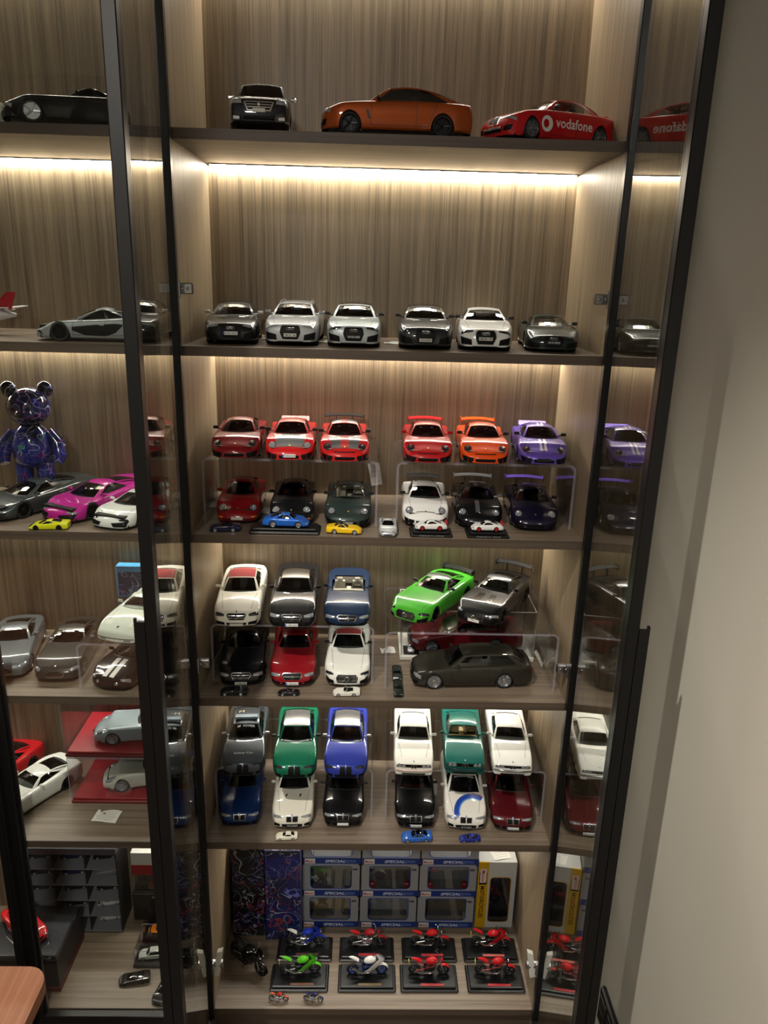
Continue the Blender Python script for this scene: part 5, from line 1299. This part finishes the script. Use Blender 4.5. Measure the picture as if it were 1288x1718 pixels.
car('red sports car model behind the white supercar in the closed cabinet', 'gt', '#a01018', (-1.02, .100, Z5), -20, 'generic', rim=DARKRIM)
slip(-.655, .085, Z5, -6, .060, .042, 'handwritten white note lying before the red-based cases', 0, 6)

# ------------------------------------------------------------------ bottom shelf: motorbikes, boxes
RACCENT = mat('#9a1a1e', .4)
xs_f = (-.194, -.019, .143, .317); xs_b = (-.188, -.020, .150, .317)
PH = .014
strips = [mat('#6b4a3a', .5), mat('#6b5a3a', .5), mat('#9a1a20', .5), mat('#9a1a20', .5), mat('#4a2a26', .5), mat('#9a1a20', .5), mat('#9a1a20', .5), mat('#b35a50', .5)]
nm_f = ('green sport bike', 'white sport bike', 'red bike with yellow plate and black seat', 'red bike with red trellis frame')
nm_b = ('blue and white sport bike', 'dark red naked bike', 'red power cruiser', 'red sport bike with yellow plate')
for i, x in enumerate(xs_f): plinth(x-.075, x+.075, .046, .128, Z6, 'black plinth under the ' + nm_f[i], strips[i])
for i, x in enumerate(xs_b): plinth(x-.074, x+.074, .137, .215, Z6, 'black plinth under the ' + nm_b[i], strips[4+i])
RB = paint('#b01218'); GB = paint('#4fb01c'); BB = paint('#1a2f9c'); WB = paint('#d4d4d0')
YF, YB = .092, .180
bike('green sport bike model on a black plinth near the shelf edge', (xs_f[0], YF, Z6+PH), 4, GB, 'sport', plate=True, eng=DARKMETAL)
bike('white and black sport bike model with blue wheels on plinth', (xs_f[1], YF, Z6+PH), 2, WB, 'sport', rimc=mat('#16307a', .3, .4), frame=mat('#1a2a5a', .4), eng=mat('#1a2350', .4, .4))
bike('red bike model with yellow plate and long flat black seat', (xs_f[2], YF, Z6+PH), 0, RB, 'cafe', plate=True, frame=mat('#8f1218', .3))
bike('red bike model with red trellis frame and yellow plate', (xs_f[3], YF, Z6+PH), -2, RB, 'naked', plate=True, frame=mat('#8f1218', .3), fork=BLACK)
bike('blue and white sport bike model on the rear plinth row', (xs_b[0], YB, Z6+PH), 4, BB, 'sport', accent=WB, eng=SILVER)
bike('dark red naked bike model with silver engine on rear plinth row', (xs_b[1], YB, Z6+PH), 2, paint('#8f0f16'), 'cafe', eng=SILVER, accent=RB)
bike('red power cruiser model with tall chrome handlebar on plinth', (xs_b[2], YB, Z6+PH), 0, RB, 'naked', eng=BLACK)
bike('red fully faired sport bike model with yellow plate on plinth', (xs_b[3], YB, Z6+PH), -2, RB, 'sport', plate=True)
bike('black sport bike model standing on the bare bottom shelf', (-.335, .130, Z6), -40, paint('#0a0a0c'), 'dark', scl=1/15., group='loose motorbike models')
bike('tiny orange and red cruiser bike model at the shelf edge', (-.243, .024, Z6), -4, paint('#b02a14'), 'naked', scl=1/40., eng=SILVER, rimc=CHROME, accent=paint('#c04a10'), group='tiny cruiser bike models')
bike('tiny dark blue and silver cruiser bike model at the shelf edge', (-.155, .024, Z6), -6, paint('#1a1f5c'), 'naked', scl=1/40., eng=CHROME, rimc=CHROME, group='tiny cruiser bike models')
# window boxes, three stacks of three
INNR = [mat('#4a463c', .7), mat('#3c3c3e', .7), mat('#55534c', .7)]
tints = ['#b8a040', '#8a8674', '#6a6a68', '#6a6656', '#5a4e4a', '#6e7072', '#8a7650', '#8c8e90', '#6a6050']
colw = ((-.122, 'beside the scribbled cartons'), (.041, 'in the middle stack'), (.203, 'beside the yellow and white box'))
lev = ('bottom window box of the stack ', 'second window box of the stack ', 'topmost window box of the stack ')
for i, (x, where) in enumerate(colw):
    for k in range(3):
        window_box(x+(k-1)*.002, Z6+.1085*k+.0002*k, .158, .108, .258, .318, (lev[k]+where).replace('of the stack in the middle stack', 'in the middle stack'), mat(tints[(2-k)*3+i], .7))
# left-over contents of two boxes: red glints built as small solid blocks
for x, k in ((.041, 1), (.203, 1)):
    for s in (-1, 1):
        o = MB().box(x+s*.048-.008, x+s*.048+.008, .27, .285, Z6+.1085*k+.0135, Z6+.1085*k+.03, .003).build('red_glint', mat('#8f161c', .4))
        tag(o, 'small solid red clip inside the second box %s, %s end' % ('of the middle stack' if x < .1 else 'by the yellow box', 'barcode' if s > 0 else 'logo'), 'glint', 'red glints inside window boxes')
# yellow and white tall box
yb = thing('motorbike_box', 'tall white box with yellow side strip and dark window', 'box', (.340, .288, Z6))
w, d, h = .053, .030, .225
m = MB(); m.box(-w, w, -d+.002, d, 0, h, .001); m.build('carton', mat('#b4b6b4', .5), yb)
MB().box(-w-.0004, -w+.028, -d-.0006, -d+.002, 0, h).build('yellow_strip', mat('#c49a0c', .45), yb)
MB().box(-w+.028, w, -d, -d+.002, 0, h).build('front_card', mat('#b9bbb9', .5), yb)
pts = []
for cx, cz, s in ((w-.014-.010, h-.05-.010, 0), (-w+.034+.010, h-.05-.010, 90), (-w+.034+.010, .02+.010, 180), (w-.014-.010, .02+.010, 270)):
    for k in range(4): pts.append((cx+.010*math.cos(math.radians(s+30*k)), -d-.0008, cz+.010*math.sin(math.radians(s+30*k))))
wn = MB().poly(pts, (0, .0008, 0)).build('window_film', mat('#131418', .08, 0, .6), yb)
e = MB(); e.tube([(p[0], p[1]-.0003, p[2]) for p in pts+pts[:1]], .001, 4, False); e.build('window_border', mat('#c49a0c', .45), wn)
MB().box(-w+.003, -w+.024, -d-.0012, -d-.0005, h-.075, h-.035).build('black_tab', mat('#101114', .5), yb)
M = Matrix(((0, 1, 0, -w+.0135), (0, 0, -1, -d-.0016), (-1, 0, 0, h*.40), (0, 0, 0, 1)))
lettering('MOTORCYCLES', mat('#2a2210', .5), yb, M, width=.11, height=.012, bold=.02)
lg = MB().box(-w+.005, -w+.022, -d-.0018, -d-.0012, h-.068, h-.022).build('logo_tab', mat('#d4cccc', .5), yb)
M2 = Matrix(((0, 1, 0, -w+.0135), (0, 0, -1, -d-.0024), (-1, 0, 0, h-.045), (0, 0, 0, 1)))
lettering('Maisto', mat('#b01a1e', .5), lg, M2, width=.038, height=.010, bold=.015)
slip(.350, .288, Z6+h+.0005, 15, .05, .04, 'white note lying on top of the yellow and white box')
# scribbled cartons
for x, y, lab, c0, c1, sd in ((-.345, .275, 'tall black carton with scribbled print against the side panel', '#0a0a0e', '#12122a', 1.3), (-.250, .262, 'tall blue carton with scribbled print beside the window boxes', '#12143c', '#1c1e66', 6.7)):
    c_ = thing('scribbled_carton', lab, 'box', (x, y, Z6), 0, 'tall scribbled cartons')
    hw = .048 if x > -.3 else .044
    MB().box(-hw, hw, -.052, .052, 0, .30, .0015).build('carton', doodle_mat('scribble_print', c0, c1, sd), c_)
    MB().box(-hw+.002, hw-.002, -.0524, -.0518, .292, .299).build('lid_seam', mat('#2a2b33', .5), c_)

# ------------------------------------------------------------------ closed cabinet, bottom shelf
rk = thing('miniature_rack', 'dark stepped rack with bays for miniature cars in the closed cabinet', 'rack', (-.83, .272, Z6))
RKM = mat('#1b1c22', .5); SHM = mat('#83858e', .5)
for x in (-.130, -.042, .046, .130): MB().box(x-.0015, x+.0015, -.04, .045, 0, .262).build('divider', RKM, rk)
MB().box(-.130, .130, .043, .046, 0, .262).build('back_board', RKM, rk); MB().box(-.132, .132, -.044, .046, .262, .285, .002).build('top_board', mat('#4a4b54', .5), rk)
for k in range(5):
    z = .005+.052*k
    MB().poly([(-.130, -.042, z), (.130, -.042, z), (.130, .043, z+.010), (-.130, .043, z+.010)], (0, 0, .002)).build('tray_shelf', SHM, rk)
mc = [('#c9cac6', 'gt'), ('#d0d1cf', 'super'), ('#101012', 'nine'), ('#8d9296', 'gt'), ('#0e1116', 'sedan'), ('#17181a', 'sedan'), ('#101014', 'gt'), ('#0c1848', 'coupe'), ('#0c1640', 'coupe'), ('#23262a', 'gt'), ('#2a2c30', 'sedan'), ('#33363a', 'nine')]
nmz = {'#c9cac6': 'white', '#d0d1cf': 'white and black', '#101012': 'black', '#8d9296': 'silver', '#0e1116': 'blue-black', '#17181a': 'dark charcoal', '#101014': 'dark', '#0c1848': 'deep blue', '#0c1640': 'navy blue', '#23262a': 'dark grey', '#2a2c30': 'slate grey', '#33363a': 'grey'}
lvn = ('lowest', 'second', 'third', 'fourth', 'top')
slots = [(0, 2), (1, 2), (2, 2), (3, 2), (4, 2), (2, 1), (1, 1), (3, 1), (4, 1), (3, 0), (4, 0), (2, 0)]
for (k, c_), (cc, pr) in zip(slots, mc):
    mini('miniature %s car on the %s level of the dark rack' % (nmz[cc], lvn[k]), pr, cc, -.83+(-.086+.088*c_), .272, Z6+.014+.052*k, -80, 1/68, rim=SILVER, metal=.3, group='miniatures in the dark rack')
def pcase(x, y, z, label, w=.052, d=.034, h=.052, tilt=0):
    r = thing('miniature_case', label, 'display case', (x, y, z), 0, 'clear miniature cases')
    MB().box(-w, w, -d, d, 0, .008, .002).build('base', mat('#0b0c0e', .3), r)
    m = MB(); t = .0015
    for q in ((-w+.004, w-.004, -d+.004, -d+.004+t, .008, h), (-w+.004, w-.004, d-.004-t, d-.004, .008, h), (-w+.004, -w+.004+t, -d+.005, d-.005, .008, h), (w-.004-t, w-.004, -d+.005, d-.005, .008, h), (-w+.004, w-.004, -d+.004, d-.004, h, h+t)): m.box(*q)
    m.build('cover', ACRYL, r)
    for a_, b_ in (((-w+.004, -d+.004, h+t), (w-.004, -d+.004, h+t)), ((-w+.004, -d+.004, .008), (-w+.004, -d+.004, h))): MB().tube([a_, b_], .0009, 4).build('cover_edge', EDGEM, r)
    return r
pcase(-.585, .150, Z6, 'clear miniature case holding a white hatchback'); mini('miniature white hatchback in the front clear case', 'wagon', '#c8ccc0', -.592, .148, Z6+.008, -84, 1/66, dims=dict(H=1.6), rim=SILVER)
pcase(-.585, .232, Z6, 'clear miniature case holding an orange supercar', h=.058); mini('miniature orange supercar in the rear clear case', 'super', '#d0720c', -.585, .230, Z6+.008, -84, 1/58, rim=DARKRIM)
rb = thing('car_carton', 'low black carton with silver lettering behind the clear cases', 'box', (-.605, .296, Z6))
MB().box(-.075, .075, -.022, .022, 0, .092, .002).build('carton', mat('#0e0f12', .35), rb)
lettering('PORSCHE', mat('#b0b0b0', .5), rb, face_front(.015, -.0224, .080), width=.07, height=.009, shear=.3)
pcase(-.605, .296, Z6+.092, 'clear miniature case holding a red sports car on the black carton', w=.072, d=.022, h=.062)
mini('miniature red sports car in the clear case on the black carton', 'gt', '#8f1018', -.60, .296, Z6+.100, -87, 1/62, rim=DARKRIM)
wb_ = thing('red_white_box', 'white box with red lower half on top of the red car case', 'box', (-.600, .296, Z6+.1565))
MB().box(-.075, .075, -.022, .022, 0, .034, .001).build('carton_red', mat('#8f101a', .45), wb_); MB().box(-.075, .075, -.022, .022, .034, .075, .001).build('carton_white', mat('#c4c4c0', .5), wb_)
mini('miniature glossy black supercar lying before the clear cases', 'super', '#120c0c', -.622, .080, Z6, -80, 1/60, rim=DARKRIM, metal=.3)
mini('miniature black and orange race car facing the room near the door stile', 'super', '#15100c', -.535, .050, Z6, -14, 1/52, rim=DARKRIM, stripe=[(mat('#c06a10', .4), -.5, .5, 2.2, 3.0)])
ab = thing('clear_top_box', 'dark box with clear lid and red foot beside the rack', 'box', (-.895, .13, Z6))
MB().box(-.097, .097, -.085, .085, 0, .014, .001).build('red_foot', mat('#4a0c10', .5), ab); MB().box(-.095, .095, -.083, .083, .014, .100, .002).build('carton', mat('#141216', .4), ab)
MB().box(-.093, .093, -.08, .08, .100, .112, .002).build('lid', mat('#3a3c40', .1, .2, 1.), ab); lettering('Audi', mat('#c0c0c0', .5), ab, face_front(.070, -.0812, .106), width=.02, height=.007)
car('bright red sports car model on the dark clear-lidded box', 'gt', '#b01018', (-.912, .13, Z6+.112), 50, 'generic', dims=dict(scl=1/30), rim=DARKRIM, at='mid')
# small notes on the third shelf
slip(-.375, .20, Z3, 10, .05, .03, 'white note beside the deep red old coupe', 0); slip(-.265, .17, Z3, -12, .03, .05, 'white note between the deep red and the black old coupes'); slip(-.028, .19, Z3+.085, 35, .03, .05, 'white note propped behind the grey-green coupe', 70)
slip(-.258, .20, Z2, 0, .03, .04, 'white note between the black sedan and light grey wagon'); slip(-.139, .16, Z2, 0, .03, .05, 'white note between the light grey and silver wagons'); slip(.000, .17, Z2, 0, .03, .05, 'white note between silver and dark grey wagons')
